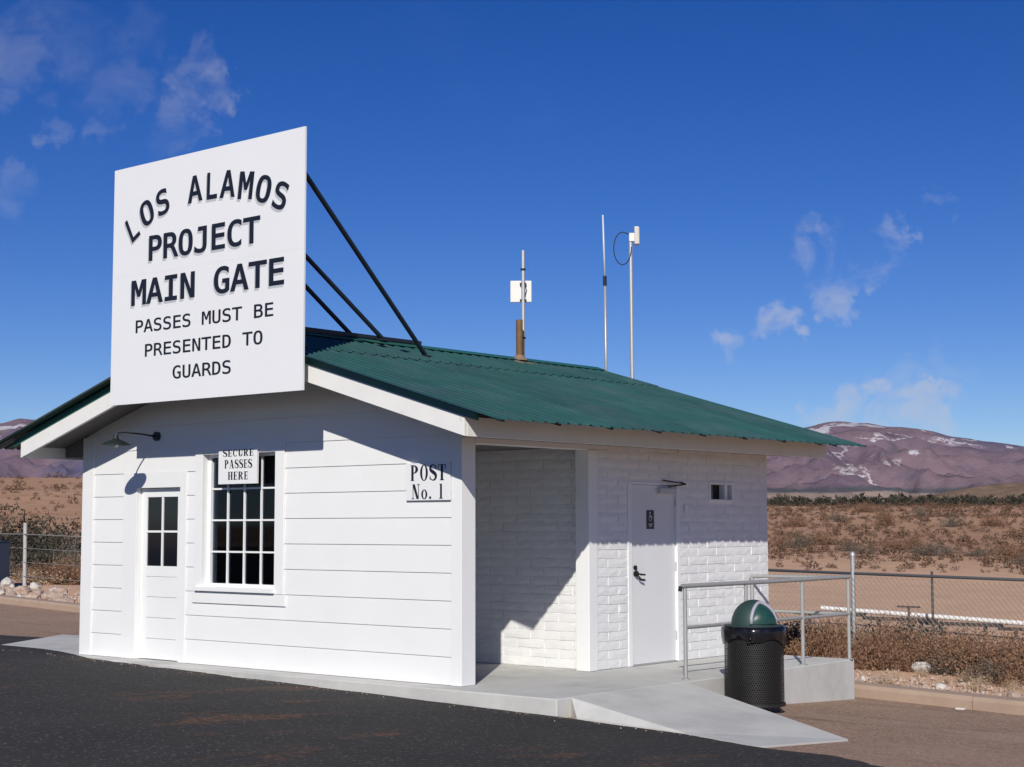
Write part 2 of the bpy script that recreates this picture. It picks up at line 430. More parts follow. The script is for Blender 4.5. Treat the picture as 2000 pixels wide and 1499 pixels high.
# concrete slab, landing and ramp
XW, YB = 6.358, 5.83           # building width and depth
SX = 7.77                      # outer edge of the porch slab
mb = MB()
zb = -.75
poly = [(-2.05, .02), (-.9, -.22), (.4, -.27), (SX, -.285), (SX+.02, 5.36), (6.36, 5.36), (6.36, 5.9), (-.6, 5.9), (-.7, 2.4), (-3.3, 2.0)]
n = len(poly)
vs = [(x, y, -.004) for x, y in poly] + [(x, y, zb) for x, y in poly]
mb.add(vs, [tuple(range(n)), tuple(range(2*n-1, n-1, -1))] + [(i, n+i, n+(i+1) % n, (i+1) % n) for i in range(n)])
slab = mb.build('porch_slab', CONCRETE, bevel=.012); tag(slab, 'pale grey concrete porch slab and landing around the building', kind='structure')
# ramp: a flat run from the porch edge down to the lot with a flared left side
mb = MB()
rt = [(SX+.004, -.06, -.008), (SX+.004, .28, -.008), (SX+.004, 1.80, -.008)]                 # top line
q1, q2, q3 = (9.35, -.40), (10.16, -.70), (10.16, .74)
lowz = lambda p: near_z(*p)+.012
vs = [(SX+.004, -.07, -.008), (SX+.004, .25, -.008), (SX+.004, 1.82, -.008), (9.20, -.34, near_z(9.20, -.34)+.018), (10.12, -.66, near_z(10.12, -.66)+.018), (10.20, .70, near_z(10.2, .70)+.016), (7.95, -.22, near_z(7.95, -.22)+.02)]
nn = len(vs)
mid = (8.9, .10, -.075)
vs2 = [(x, y, -.8) for x, y, z in vs]
order = [0, 6, 3, 4, 5, 2]
fs = [(0, 6, 3, 1), (1, 3, 4, 5, 2)]
allv = vs + vs2
for a, b_ in zip(order, order[1:]+order[:1]):
    fs.append((a, a+nn, b_+nn, b_))
fs.append((0, 1, 1+nn, 0+nn)); fs.append((1, 2, 2+nn, 1+nn)) if False else None
fs = [f for f in fs if f]
mb.add(allv, fs)
ramp = mb.build('ramp', CONCRETE); tag(ramp, 'pale concrete wheelchair ramp sloping down from the porch', kind='structure')

# kerb
kerb = None
for i in range(26):
    x0 = -34 + i*2.4; x1 = x0 + 2.392
    if -.8 < (x0+x1)/2 < 5.4: continue
    mb = MB()
    prof = [(-.02, -.25), (0, .10), (.04, .145), (.30, .15), (.34, .145), (.34, -.25)]
    vs = []
    for x in (x0, x1):
        for dy, dz in prof: vs.append((x, kerb_y(x)+dy, near_z(x, kerb_y(x))+dz))
    k = len(prof)
    mb.add(vs, [tuple(range(k-1, -1, -1)), tuple(range(k, 2*k))] + [(j, j+1, k+j+1, k+j) for j in range(k-1)] + [(k-1, 0, k, 2*k-1)])
    if kerb is None:
        kerb = mb.build('kerb', KERBM); tag(kerb, 'tan concrete kerb along the back of the car park', kind='structure')
    else: mb.build('kerb_stone', KERBM, kerb)

# ------------------------------------------------------------------ guard building
house = thing('guard_building', (3.18, 2.9, 0), 'small white gabled guard building with green corrugated roof', 'building')
XC, RZ, SL = 3.245, 3.80, .2935           # ridge position, ridge height, roof slope
def zr(x): return RZ - SL*abs(x-XC)
E_ = .2769
# --- body (wall core behind the cladding)
mb = MB()
T = .10
gab = [(0.02, -.002), (XW-.02, -.002), (XW-.02, zr(XW)-.16), (XC, RZ-.16), (0.02, zr(0)-.16)]
# front wall core pieces around door and window
def front_poly(x0, x1, z0, z1):
    p = [(x0, z0), (x1, z0), (x1, z1), (x0, z1)]
    p = clip(p, SL, 1, RZ-.165+SL*XC); p = clip(p, -SL, 1, RZ-.165-SL*XC)
    return p
DX0, DX1, DZ = 1.10, 1.925, 2.035                # front door opening
WX0, WX1, WZ0, WZ1 = 2.335, 3.585, .885, 2.40     # front window opening
cells = [(0.03, DX0, 0, 5), (DX0, DX1, DZ, 5), (DX1, WX0, 0, 5), (WX0, WX1, 0, WZ0), (WX0, WX1, WZ1, 5), (WX1, XW-.03, 0, 5)]
for c in cells:
    p = front_poly(*c)
    if len(p) > 2: mb.prism(p, .012, .14)
front = mb.build('front_wall', WHITE, house)
# planks (lap siding): thin wedge boards, proud at the bottom
def plank(x0, x1, z0, z1, parent=front):
    p = front_poly(x0, x1, z0, z1)
    if len(p) < 3: return
    zlo, zhi = z0, z1
    yo = lambda z: .012 - (.014 - .010*(z-zlo)/(zhi-zlo))
    n = len(p)
    vs = [(x, yo(z), z) for x, z in p] + [(x, .0115, z) for x, z in p]
    fs = [tuple(range(n)), tuple(range(2*n-1, n-1, -1))] + [(i, n+i, n+(i+1) % n, (i+1) % n) for i in range(n)]
    MB().add(vs, fs).build('plank', WHITE, parent)
spans = [(.225, .83, 0, 9), (DX0, DX1, 8, 9), (2.045, 2.195, 0, 9), (3.735, 6.215, 0, 9)]
for k in range(14):
    z0, z1 = k*E_ + .0015, (k+1)*E_ - .0025
    if k < 2:
        segs = [(.225, .83), (2.045, 6.215)]
    elif k == 2:
        segs = [(.225, .83), (2.045, 2.17), (3.765, 6.215)]
    elif k < 8:
        segs = [(.225, .83), (2.045, 2.195), (3.735, 6.215)]
    elif k == 8:
        segs = [(.225, .83), (.832, 2.195), (3.735, 6.215)]
    else:
        segs = [(.225, 6.215)]
    for a, b_ in segs: plank(a, b_, z0, z1)
plank(2.172, 3.763, 2*E_+.0015, .695)
# trims
def part(name, x0, x1, y0, y1, z0, z1, material=WHITE, parent=house, bevel=.003):
    return MB().box(x0, x1, y0, y1, z0, z1).build(name, material, parent, bevel=bevel)
part('corner_board', -.005, .222, -.012, .16, -.001, zr(0)-.17)
part('corner_board', 6.218, XW, -.012, .196, -.001, 2.52)
part('door_casing', .833, DX0, -.010, .0119, -.001, DZ+.18)
part('door_casing', DX1, 2.042, -.010, .0119, -.001, DZ+.18)
part('door_casing', DX0+.001, DX1-.001, -.009, .0119, DZ, DZ+.18)
part('window_casing', 2.198, WX0, -.014, .0119, .83, 2.53)
part('window_casing', WX1, 3.732, -.014, .0119, .83, 2.53)
part('window_casing', WX0+.001, WX1-.001, -.013, .0119, WZ1, 2.53)
part('window_apron', 2.174, 3.762, -.012, .0119, .70, .826)
# front door: recessed leaf with four panes above three boards
door = part('front_door', DX0+.004, DX1-.004, .085, .13, .004, DZ-.004)
DL = .083
gx0, gx1, gz0, gz1 = 1.215, 1.80, 1.105, 1.925
part('door_frame_rail', DX0+.004, DX1-.004, .060, .0845, gz1, DZ-.005, WHITE, door)
part('door_frame_rail', DX0+.004, DX1-.004, .060, .0845, .98, gz0, WHITE, door)
part('door_frame_stile', DX0+.004, gx0, .0595, .0845, .005, DZ-.0055, WHITE, door)
part('door_frame_stile', gx1, DX1-.004, .0595, .0845, .005, DZ-.0055, WHITE, door)
for k, (a, b_) in enumerate(((.006, .245), (.249, .49), (.494, .735), (.739, .977))):
    part('door_board', gx0+.001, gx1-.001, .064 , .0845, a, b_, WHITE, door, .004)
xm, zm = (gx0+gx1)/2, (gz0+gz1)/2
part('muntin', xm-.014, xm+.014, .062, .0825, gz0+.001, gz1-.001, WHITE, door, 0)
part('muntin', gx0+.001, xm-.0145, .0625, .0825, zm-.012, zm+.012, WHITE, door, 0)
part('muntin', xm+.0145, gx1-.001, .0625, .0825, zm-.012, zm+.012, WHITE, door, 0)
for a, b_ in ((gx0+.001, xm-.0145), (xm+.0145, gx1-.001)):
    for c, d in ((gz0+.001, zm-.0125), (zm+.0125, gz1-.001)):
        part('pane', a, b_, .076, .0835, c, d, GLASS, door, 0)
# window: 4 x 4 panes set back in the opening
wy = .105
win = MB()
win.box(WX0, WX0+.05, wy-.03, wy+.02, WZ0, WZ1).box(WX1-.05, WX1, wy-.03, wy+.02, WZ0, WZ1)
win.box(WX0+.05, WX1-.05, wy-.03, wy+.02, WZ0, WZ0+.04).box(WX0+.05, WX1-.05, wy-.03, wy+.02, WZ1-.035, WZ1)
window = win.build('window', WHITE, house)
part('window_sill', 2.25, 3.598, -.05, wy-.031, .838, WZ0-.001, WHITE, window, .004)
ix0, ix1, iz0, iz1 = WX0+.05, WX1-.05, WZ0+.04, WZ1-.035
cw, ch = (ix1-ix0)/4, (iz1-iz0)/4
for i in range(1, 4):
    part('muntin', ix0+i*cw-.011, ix0+i*cw+.011, wy-.022, wy+.012, iz0, iz1, WHITE, window, 0)
for j in range(1, 4):
    for i in range(4):
        part('muntin', ix0+i*cw+.0115, ix0+(i+1)*cw-.0115, wy-.020, wy+.011, iz0+j*ch-.010, iz0+j*ch+.010, WHITE, window, 0)
GLASSW = bpy.data.materials.new('window_pane_glass'); GLASSW.use_nodes = True
ns, ls = GLASSW.node_tree.nodes, GLASSW.node_tree.links
ns.clear(); o_ = ns.new('ShaderNodeOutputMaterial'); g1 = ns.new('ShaderNodeBsdfGlossy'); g1.inputs['Roughness'].default_value = .03; g1.inputs['Color'].default_value = (.5, .58, .75, 1)
g2 = ns.new('ShaderNodeBsdfTransparent'); g2.inputs['Color'].default_value = (.55, .58, .62, 1); fr = ns.new('ShaderNodeFresnel'); fr.inputs['IOR'].default_value = 1.5
mxs = ns.new('ShaderNodeMixShader'); ls.new(fr.outputs[0], mxs.inputs[0]); ls.new(g2.outputs[0], mxs.inputs[1]); ls.new(g1.outputs[0], mxs.inputs[2]); ls.new(mxs.outputs[0], o_.inputs[0])
for i in range(4):
    for j in range(4):
        part('pane', ix0+i*cw+.0115, ix0+(i+1)*cw-.0115, wy-.003, wy+.003, iz0+j*ch+.0105, iz0+(j+1)*ch-.0105, GLASSW, window, 0)
# dark room behind the glass, with a pale chair back low in it
mb = MB()
mb.box(2.1, 2.12, .145, 1.6, .3, 2.6).box(3.9, 3.92, .145, 1.6, .3, 2.6).box(2.1, 3.92, 1.6, 1.62, .3, 2.6).box(2.1, 3.92, .145, 1.6, 2.6, 2.62).box(2.1, 3.92, .145, 1.6, .28, .3)
mb.build('interior', INTERIOR, house)
mb = MB().lathe([(.0, 1.30), (.18, 1.27), (.30, 1.15), (.34, .95), (.36, .6)], 2.95, .75, 20)
mb.build('interior_seat', CURTAIN, house, smooth=True)
for cx_ in (2.22, 2.40):
    MB().box(cx_, cx_+.12, .22, .24, .4, 2.55).build('curtain', CURTAIN, house, bevel=.01)

# --- left, back and side walls
part('left_wall', .0, .14, .165, YB-.14, -.001, zr(0)-.17)
mbk = MB().prism([(p[0], p[1]) for p in gab], YB-.14, YB-.002); mbk.build('back_wall', WHITE, house)
# side block wall x = XW, from y=2.215 to YB, blocks 0.40 x 0.10
CRS, BL = .1005, .401
RDX, RDZ = (2.795, 3.838), 2.075                 # restroom door frame opening in y and its height
VY0, VY1, VZ0, VZ1 = 4.47, 5.02, 1.86, 2.10
sw = MB()
for (a, b_, c, d) in ((2.2, RDX[0], 0, 2.52), (RDX[0], RDX[1], RDZ, 2.52), (RDX[1], VY0, 0, 2.52), (VY0, VY1, 0, VZ0), (VY0, VY1, VZ1, 2.52), (VY1, YB-.003, 0, 2.52)):
    sw.box(XW-.16, XW-.0075, a, b_, c-.001, d)
side = sw.build('block_wall', MORTAR, house)
def block_mesh(name, L, H, seed):
    rnd = random.Random(seed)
    ny, nz = 5, 3
    vs, fs = [], []
    for j in range(nz):
        for i in range(ny):
            y = -L/2 + L*i/(ny-1); z = -H/2 + H*j/(nz-1)
            edge = i in (0, ny-1) or j in (0, nz-1)
            bul = (0 if edge else .0022 + rnd.uniform(-.0015, .002))
            jy = rnd.uniform(-.004, .004) if i in (0, ny-1) else 0
            jz = rnd.uniform(-.0035, .0035) if j in (0, nz-1) else 0
            vs.append((bul + rnd.uniform(-.001, .001), y+jy, z+jz))
    for j in range(nz-1):
        for i in range(ny-1):
            a = j*ny+i; fs.append((a, a+1, a+ny+1, a+ny))
    ring = [i for i in range(ny)] + [(j+1)*ny-1 for j in range(1, nz)] + [(nz-1)*ny+i for i in range(ny-2, -1, -1)] + [j*ny for j in range(nz-2, 0, -1)]
    base = len(vs)
    for k in ring: vs.append((-.016, vs[k][1]*1.0, vs[k][2]*1.0))
    m_ = len(ring)
    for k in range(m_): fs.append((ring[k], base+k, base+(k+1) % m_, ring[(k+1) % m_]))
    me = mesh(name, vs, fs, WHITE_BLOCK)
    return me
blk_cache = {}
def put_block(parent, y0, y1, zc, face, rnd):
    L = round(y1-y0-.011, 3); key = (L if L != round(BL-.011, 3) else 'full', rnd.randrange(4 if L == round(BL-.011, 3) else 1))
    if key not in blk_cache: blk_cache[key] = block_mesh('brick', L, CRS-.009, hash(str(key)) % 1000)
    o = bpy.data.objects.new('brick', blk_cache[key])
    off = rnd.uniform(-.003, .002)
    if face == 'side': o.location = (XW-.001+off, (y0+y1)/2, zc)
    else: o.location = ((y0+y1)/2, 2.205-.0+off, zc); o.rotation_euler = (0, 0, -math.pi/2)
    col.objects.link(o); o.parent = parent
rnd = random.Random(3)
def cut(y0, y1, holes):
    segs = [(y0, y1)]
    for h0, h1 in holes:
        ns_ = []
        for a, b_ in segs:
            if h1 <= a or h0 >= b_: ns_.append((a, b_)); continue
            if a < h0: ns_.append((a, h0))
            if h1 < b_: ns_.append((h1, b_))
        segs = ns_
    return segs
NC = 25
for k in range(NC):
    zc = .002 + (k+.5)*CRS
    y = 2.218 - (.2 if k % 2 else 0) ; holes = []
    if zc-.05 < RDZ: holes.append(RDX)
    if zc+.05 > VZ0 and zc-.05 < VZ1: holes.append((VY0, VY1))
    while y < YB-.02:
        for a, b_ in cut(max(y, 2.218), min(y+BL, YB-.002), holes):
            if b_-a > .05: put_block(side, a, b_, zc, 'side', rnd)
        y += BL
# recess wall facing the front, y = 2.205, x 4.55 .. 6.19
rw = part('recess_wall', 4.4, 6.19, 2.211, 2.36, -.001, 2.52, MORTAR, house, 0)
for k in range(NC):
    zc = .002 + (k+.5)*CRS; x = 4.42 - (.2 if k % 2 else 0)
    while x < 6.18:
        a, b_ = max(x, 4.42), min(x+BL, 6.182)
        if b_-a > .05: put_block(rw, a, b_, zc, 'recess', rnd)
        x += BL
# porch: column at the recess, header, inner wall, ceiling
part('porch_column', 6.185, XW+.012, 2.056, 2.214, -.001, 2.405, WHITE, house, .006)
part('porch_header', 6.20, XW+.004, .198, 2.216, 2.405, 2.53, WHITE, house, .004)
part('inner_wall', 4.28, 4.40, .145, 2.36, -.001, 2.52, WHITE, house, 0)
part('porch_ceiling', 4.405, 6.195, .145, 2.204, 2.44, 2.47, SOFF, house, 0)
# restroom door
rd = MB()
rd.box(XW-.10, XW+.006, RDX[0], 2.872, 0, RDZ).box(XW-.10, XW+.006, 3.776, RDX[1], 0, RDZ).box(XW-.10, XW+.005, 2.872, 3.776, 2.042, RDZ-.001)
rdoor = rd.build('restroom_door', WHITE, house, bevel=.003)
leaf = part('door_leaf', XW-.07, XW-.025, 2.8755, 3.7725, .012, 2.038, DOORM, rdoor, .003)
leaf['label'] = 'plain off white steel door leaf'
part('threshold', XW-.09, XW+.002, 2.873, 3.775, -.0005, .010, GALV, rdoor, .002)
h = MB().tube([(XW-.026, 2.96, 1.03), (XW+.012, 2.96, 1.03)], .032, 12)
h.tube([(XW+.012, 2.955, 1.03), (XW+.03, 2.955, 1.03), (XW+.034, 3.0, 1.022), (XW+.034, 3.075, 1.018)], .011, 8)
h.tube([(XW-.026, 2.955, 1.10), (XW-.004, 2.955, 1.10)], .026, 12)
h.build('handle', BRONZE, rdoor, smooth=True, autosmooth=40)
MB().tube([(XW+.02, 2.985, .995), (XW+.012, 3.02, .965), (XW+.02, 3.075, .955)], .012, 6).build('key_cover', BRONZE, rdoor, smooth=True)
part('door_closer', XW-.025, XW+.03, 3.42, 3.73, 1.945, 2.012, GALV, rdoor, .006)
MB().tube([(XW+.02, 3.60, 2.015), (XW+.022, 3.60, 2.03), (XW+.13, 3.78, 2.055), (XW+.01, 3.86, 2.085)], .009, 6).tube([(XW+.13, 3.78, 2.06), (XW+.012, 3.48, 2.10)], .008, 6).build('closer_arm', BRONZE, rdoor)
for z in (.25, 1.05, 1.8): MB().tube([(XW-.018, 3.774, z), (XW-.018, 3.774, z+.1)], .010, 8).build('hinge', GALV, rdoor)
# vent window in the block wall
vw = MB()
vw.box(XW-.13, XW+.010, VY0, VY0+.035, VZ0, VZ1).box(XW-.13, XW+.010, VY1-.035, VY1, VZ0, VZ1).box(XW-.13, XW+.009, VY0+.035, VY1-.035, VZ0, VZ0+.03).box(XW-.13, XW+.009, VY0+.035, VY1-.035, VZ1-.03, VZ1)
vent = vw.build('vent_window', WHITE, house, bevel=.003)
part('pane', XW-.12, XW-.11, VY0+.036, VY1-.036, VZ0+.031, VZ1-.031, GLASS, vent, 0)
part('vent_flap', XW-.105, XW-.02, VY1-.16, VY1-.10, VZ0+.032, VZ1-.032, MORTAR, vent, .003)
part('outlet_cover', XW+.008, XW+.016, 3.93, 4.0, 1.72, 1.82, WHITE, house, .002)

# --- roof: fascia, soffits, deck, corrugated sheets
FY, FYB = -.62, 6.34            # front and rear fascia faces
FXR, FXL = 6.936, -.447
PY0, PY1 = -.74, 6.38
EX = 7.468
def rake_poly(top, bot, x0, x1):
    # sloped band following both roof slopes between x0 and x1, measured down from the sheet surface
    return None
def rake_board(name, xa, xb, dt, db, y0, y1, material, parent, bevel=.003):
    p = [(xa, zr(xa)-db), (xb, zr(xb)-db), (xb, zr(xb)-dt), (xa, zr(xa)-dt)]
    if xa > xb: p = p[::-1]
    return MB().prism(p, y0, y1).build(name, material, parent, bevel=bevel)
deck = MB()
for xa, xb in ((-.98+.02, XC), (XC, EX-.02)):
    pass
roofm = MB()
d1, d2 = .030, .150
poly = [(FXL+.042, zr(FXL+.042)-d2), (XC, RZ-d2), (FXR-.042, zr(FXR-.042)-d2), (FXR-.042, zr(FXR-.042)-d1), (XC, RZ-d1), (FXL+.042, zr(FXL+.042)-d1)]
roof = MB().prism(poly, FY+.045, FYB-.045).build('roof', WOODSH, house)
for y0, y1 in ((FY, FY+.04), (FYB-.04, FYB)):
    rake_board('rake_fascia', XC+.002, FXR-.002, .105, .292, y0, y1, WHITE_WORN, roof)
    rake_board('rake_fascia', FXL+.002, XC-.002, .105, .292, y0, y1, WHITE_WORN, roof)
    yy0, yy1 = (y0-.004, y1-.005) if y0 < 0 else (y0+.005, y1+.004)
    rake_board('rake_trim', XC+.002, FXR+.15, .028, .1045, yy0, yy1, TRIMG, roof, 0)
    rake_board('rake_trim', FXL-.15, XC-.002, .028, .1045, yy0, yy1, TRIMG, roof, 0)
part('eave_fascia', FXR-.04, FXR, FY+.0405, FYB-.0405, zr(FXR)-.292, zr(FXR)-.105, WHITE_WORN, roof)
part('eave_fascia', FXL, FXL+.04, FY+.0405, FYB-.0405, zr(FXL)-.292, zr(FXL)-.105, WHITE_WORN, roof)
# soffits
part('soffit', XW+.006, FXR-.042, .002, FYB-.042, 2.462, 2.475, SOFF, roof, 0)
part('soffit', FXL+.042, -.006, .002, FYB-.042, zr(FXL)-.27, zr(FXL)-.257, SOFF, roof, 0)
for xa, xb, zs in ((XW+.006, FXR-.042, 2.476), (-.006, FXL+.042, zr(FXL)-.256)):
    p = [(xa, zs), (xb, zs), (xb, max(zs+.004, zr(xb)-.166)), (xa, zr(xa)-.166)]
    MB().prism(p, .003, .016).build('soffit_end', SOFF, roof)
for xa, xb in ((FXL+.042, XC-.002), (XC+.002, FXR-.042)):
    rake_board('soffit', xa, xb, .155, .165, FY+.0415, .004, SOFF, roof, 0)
# purlins carrying the sheet overhang at the eaves
for y in [PY0+.25+i*.86 for i in range(9)]:
    if FY+.1 < y < FYB-.1:
        rake_board('outrigger', FXR+.002, EX-.16, .030, .058, y-.02, y+.02, WOODSH, roof, 0)
# corrugated sheets
NS = 10; SWID = (PY1-PY0)/NS
RIB = SWID/4
def rib_profile(lap):
    pts = []
    for k in range(4):
        o = k*RIB
        pts += [(o, 0), (o+.055, 0), (o+.062, .003), (o+.074, .003), (o+.081, 0), (o+RIB-.060, 0), (o+RIB-.040, .017), (o+RIB-.020, .017)]
    pts += [(4*RIB, 0), (4*RIB+lap, 0)]
    return pts
def sheet_mesh(name, x0, x1, lap):
    pr_ = rib_profile(lap); m_ = len(pr_)
    xs = [x0, x0+(x1-x0)*.33, x0+(x1-x0)*.66, x1]
    vs, fs = [], []
    for lay in (0, 1):
        for x in xs:
            for y, h_ in pr_: vs.append((x-XC, y, -SL*(x-XC) + h_ - lay*.0015))
    k = len(xs)*m_
    for j in range(len(xs)-1):
        for i in range(m_-1):
            a = j*m_+i; fs.append((a, a+m_, a+m_+1, a+1)); fs.append((k+a, k+a+1, k+a+m_+1, k+a+m_))
    e = (len(xs)-1)*m_
    for i in range(m_-1):
        fs.append((i, i+1, k+i+1, k+i)); a = e+i; fs.append((a, k+a, k+a+1, a+1))
    for j in range(len(xs)-1):
        a = j*m_; fs.append((a, k+a, k+a+m_, a+m_)); a = j*m_+m_-1; fs.append((a, a+m_, k+a+m_, k+a))
    me = mesh(name, vs, fs, ROOFM)
    bm = bmesh.new(); bm.from_mesh(me); bmesh.ops.recalc_face_normals(bm, faces=bm.faces); bm.to_mesh(me); bm.free()
    return me
low = sheet_mesh('roof_sheet', XC+.93, EX, .04); upp = sheet_mesh('roof_sheet', XC+.02, XC+1.07, .04)
rs = random.Random(5)
for i in range(NS):
    for tier, me in ((0, low), (1, upp)):
        for sgn in (1, -1):
            o = bpy.data.objects.new('roof_sheet', me); col.objects.link(o); o.parent = roof
            dz = -.008 + .002*(i % 2) + tier*.012 + rs.uniform(-.0008, .0008)
            if sgn == 1:
                o.location = (XC + rs.uniform(-.006, .006), PY0 + i*SWID, RZ+dz)
            else:
                o.location = (XC + rs.uniform(-.006, .006), PY0 + (i+1)*SWID, RZ+dz); o.rotation_euler = (0, 0, math.pi)
# screw heads along the eave laps
mb = MB()
for i in range(60):
    y = PY0+RIB-.03+i*RIB/1.5
    for x in (EX-.12,):
        z = zr(x)+.004; mb.box(x-.005, x+.005, y-.005, y+.005, z-.006, z+.006)
tag(mb.build('screws', TRIMG, roof), kind='stuff')
# ridge cap and the steel ridge rail that carries the sign braces
mb = MB()
capw = .17
poly = [(XC-capw, RZ-SL*capw+.030), (XC, RZ+.034), (XC+capw, RZ-SL*capw+.030), (XC+capw, RZ-SL*capw+.036), (XC, RZ+.041), (XC-capw, RZ-SL*capw+.036)]
mb.prism(poly, PY0-.005, PY1+.005).build('ridge_cap', TRIMG, roof)
# roof vent pipe
vp = MB().tube([(3.36, 4.50, zr(3.36)-.02), (3.36, 4.50, 4.33)], .046, 14)
vpipe = vp.build('vent_pipe', BROWNPIPE, house, smooth=True, autosmooth=40)
MB().lathe([(.12, zr(3.36)+.012), (.09, zr(3.36)+.04), (.06, zr(3.36)+.08), (.046, zr(3.36)+.09)], 3.36, 4.50, 16).build('flashing', FLASH, vpipe, smooth=True)
MB().add([(x_, y_, zr(x_)+dz_) for dz_ in (.006, .020) for x_, y_ in ((3.27, 4.34), (3.55, 4.34), (3.55, 4.66), (3.27, 4.66))], [(0, 3, 2, 1), (4, 5, 6, 7), (0, 1, 5, 4), (1, 2, 6, 5), (2, 3, 7, 6), (3, 0, 4, 7)]).build('flashing', FLASH, vpipe, bevel=.004)

# ------------------------------------------------------------------ lettering
def load_font():
    try:
        p = os.path.join(bpy.utils.system_resource('DATAFILES'), 'fonts', 'DejaVuSansMono.woff2')
        return bpy.data.fonts.load(p)
    except Exception:
        return None
FONT = load_font()
def text_mesh(body, bold=0.0, spacing=1.0):
    cu = bpy.data.curves.new('lettering', 'FONT'); cu.body = body; cu.size = 1.0; cu.offset = bold; cu.space_character = spacing
    cu.resolution_u = 6; cu.fill_mode = 'FRONT'
    if FONT: cu.font = FONT
    o = bpy.data.objects.new('tmp', cu); col.objects.link(o)
    dg = bpy.context.evaluated_depsgraph_get(); dg.update()
    me = bpy.data.meshes.new_from_object(o.evaluated_get(dg))
    bpy.data.objects.remove(o); bpy.data.curves.remove(cu)
    vs = [(v.co.x, v.co.y) for v in me.vertices]; fs = [tuple(p.vertices) for p in me.polygons]
    bpy.data.meshes.remove(me)
    return vs, fs
def fit(vs, x0, x1, z0, z1):
    ax, bx = min(v[0] for v in vs), max(v[0] for v in vs); ay, by = min(v[1] for v in vs), max(v[1] for v in vs)
    return [(x0+(v[0]-ax)/(bx-ax)*(x1-x0), z0+(v[1]-ay)/(by-ay)*(z1-z0)) for v in vs]
def letter_obj(name, vz, fs, y, material, parent):
    me = mesh(name, [(x, y, z) for x, z in vz], fs, material)
    bm = bmesh.new(); bm.from_mesh(me)
    for f in bm.faces:
        f.normal_update()
        if f.normal.y > 0: f.normal_flip()
    bm.to_mesh(me); bm.free()
    return link(bpy.data.objects.new(name, me), parent)

# --- main sign
SY = -.782
sgn = thing('main_gate_sign', (3.23, SY, 2.966), 'huge white board above the roof lettered LOS ALAMOS PROJECT MAIN GATE', 'sign')
BX0, BX1, BZ0, BZ1 = 1.60, 4.862, 2.966, 5.720
SEAM = 4.44
lower = part('board', BX0, BX1, SY, SY+.022, BZ0, SEAM-.0004, WHITE_SIGN, sgn, 0)
part('board', BX0, BX1, SY+.0004, SY+.0224, SEAM+.0004, BZ1, WHITE_SIGN, sgn, 0)
for x in (BX0+.12, (BX0+BX1)/2, BX1-.14):
    part('back_post', x-.03, x+.03, SY+.0225, SY+.038, BZ0+.06, BZ1-.05, DARKMETAL, sgn, 0)
def words(body):
    out, i = [], 0
    for w in body.split(' '):
        out.append((i, i+len(w))); i += len(w)+1
    return out
lines = [('PROJECT', 2.275, 4.178, 4.574, 4.874, .017), ('MAIN GATE', 1.965, 4.564, 4.086, 4.387, .017),
         ('PASSES MUST BE', 2.057, 4.402, 3.770, 3.920, .009), ('PRESENTED TO', 2.236, 4.236, 3.488, 3.636, .009), ('GUARDS', 2.740, 3.730, 3.207, 3.356, .009)]
for body, x0, x1, z0, z1, bold in lines:
    vs, fs = text_mesh(body, bold)
    vz = fit(vs, x0, x1, z0, z1)
    for ws, we in words(body):
        ca, cb = (x1-x0)/len(body)*ws + x0, (x1-x0)/len(body)*we + x0
        sel = [f for f in fs if ca-.02 < sum(vz[i][0] for i in f)/len(f) < cb+.02]
        idx = sorted({i for f in sel for i in f}); mp_ = {i: k for k, i in enumerate(idx)}
        wv, wf = [vz[i] for i in idx], [tuple(mp_[i] for i in f) for f in sel]
        if bold > .01:
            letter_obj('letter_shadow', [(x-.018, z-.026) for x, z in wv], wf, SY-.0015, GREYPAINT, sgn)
        letter_obj('lettering', wv, wf, SY-.004, BLACKPAINT, sgn)
arch = [('L', 1.965, 4.995, 30), ('O', 2.225, 5.144, 24), ('S', 2.511, 5.232, 14), ('A', 3.080, 5.305, 3), ('L', 3.375, 5.300, -1), ('A', 3.640, 5.283, -4), ('M', 3.940, 5.224, -8), ('O', 4.227, 5.145, -16), ('S', 4.497, 5.038, -22)]
for ch_, cx_, cz_, rot in arch:
    vs, fs = text_mesh(ch_, .017)
    wd = {'L': .175, 'O': .235, 'S': .215, 'A': .255, 'M': .235}[ch_]
    vz = fit(vs, -wd/2, wd/2, -.15, .15)
    c, s = math.cos(R(rot)), math.sin(R(rot))
    vz = [(cx_+x*c-z*s, cz_+x*s+z*c) for x, z in vz]
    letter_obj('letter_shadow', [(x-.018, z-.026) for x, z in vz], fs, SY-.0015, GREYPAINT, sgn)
    letter_obj('letter', vz, fs, SY-.004, BLACKPAINT, sgn)
for a, b_ in (((4.676, SY+.04, 5.399), (3.945, 2.025, 3.62)), ((3.432, SY+.04, 5.552), (3.30, 1.947, 3.86)), ((2.946, SY+.04, 5.607), (3.20, 1.536, 3.86))):
    MB().tube([a, b_], .028, 8).build('brace', DARKMETAL, sgn, smooth=True, autosmooth=60)
    MB().box(b_[0]-.06, b_[0]+.06, b_[1]-.07, b_[1]+.07, b_[2]-.035, b_[2]-.010).build('brace_foot', DARKMETAL, sgn)
MB().box(XC-.045, XC+.045, PY0+.02, 2.66, RZ+.042, RZ+.085).build('ridge_rail', DARKMETAL, sgn)

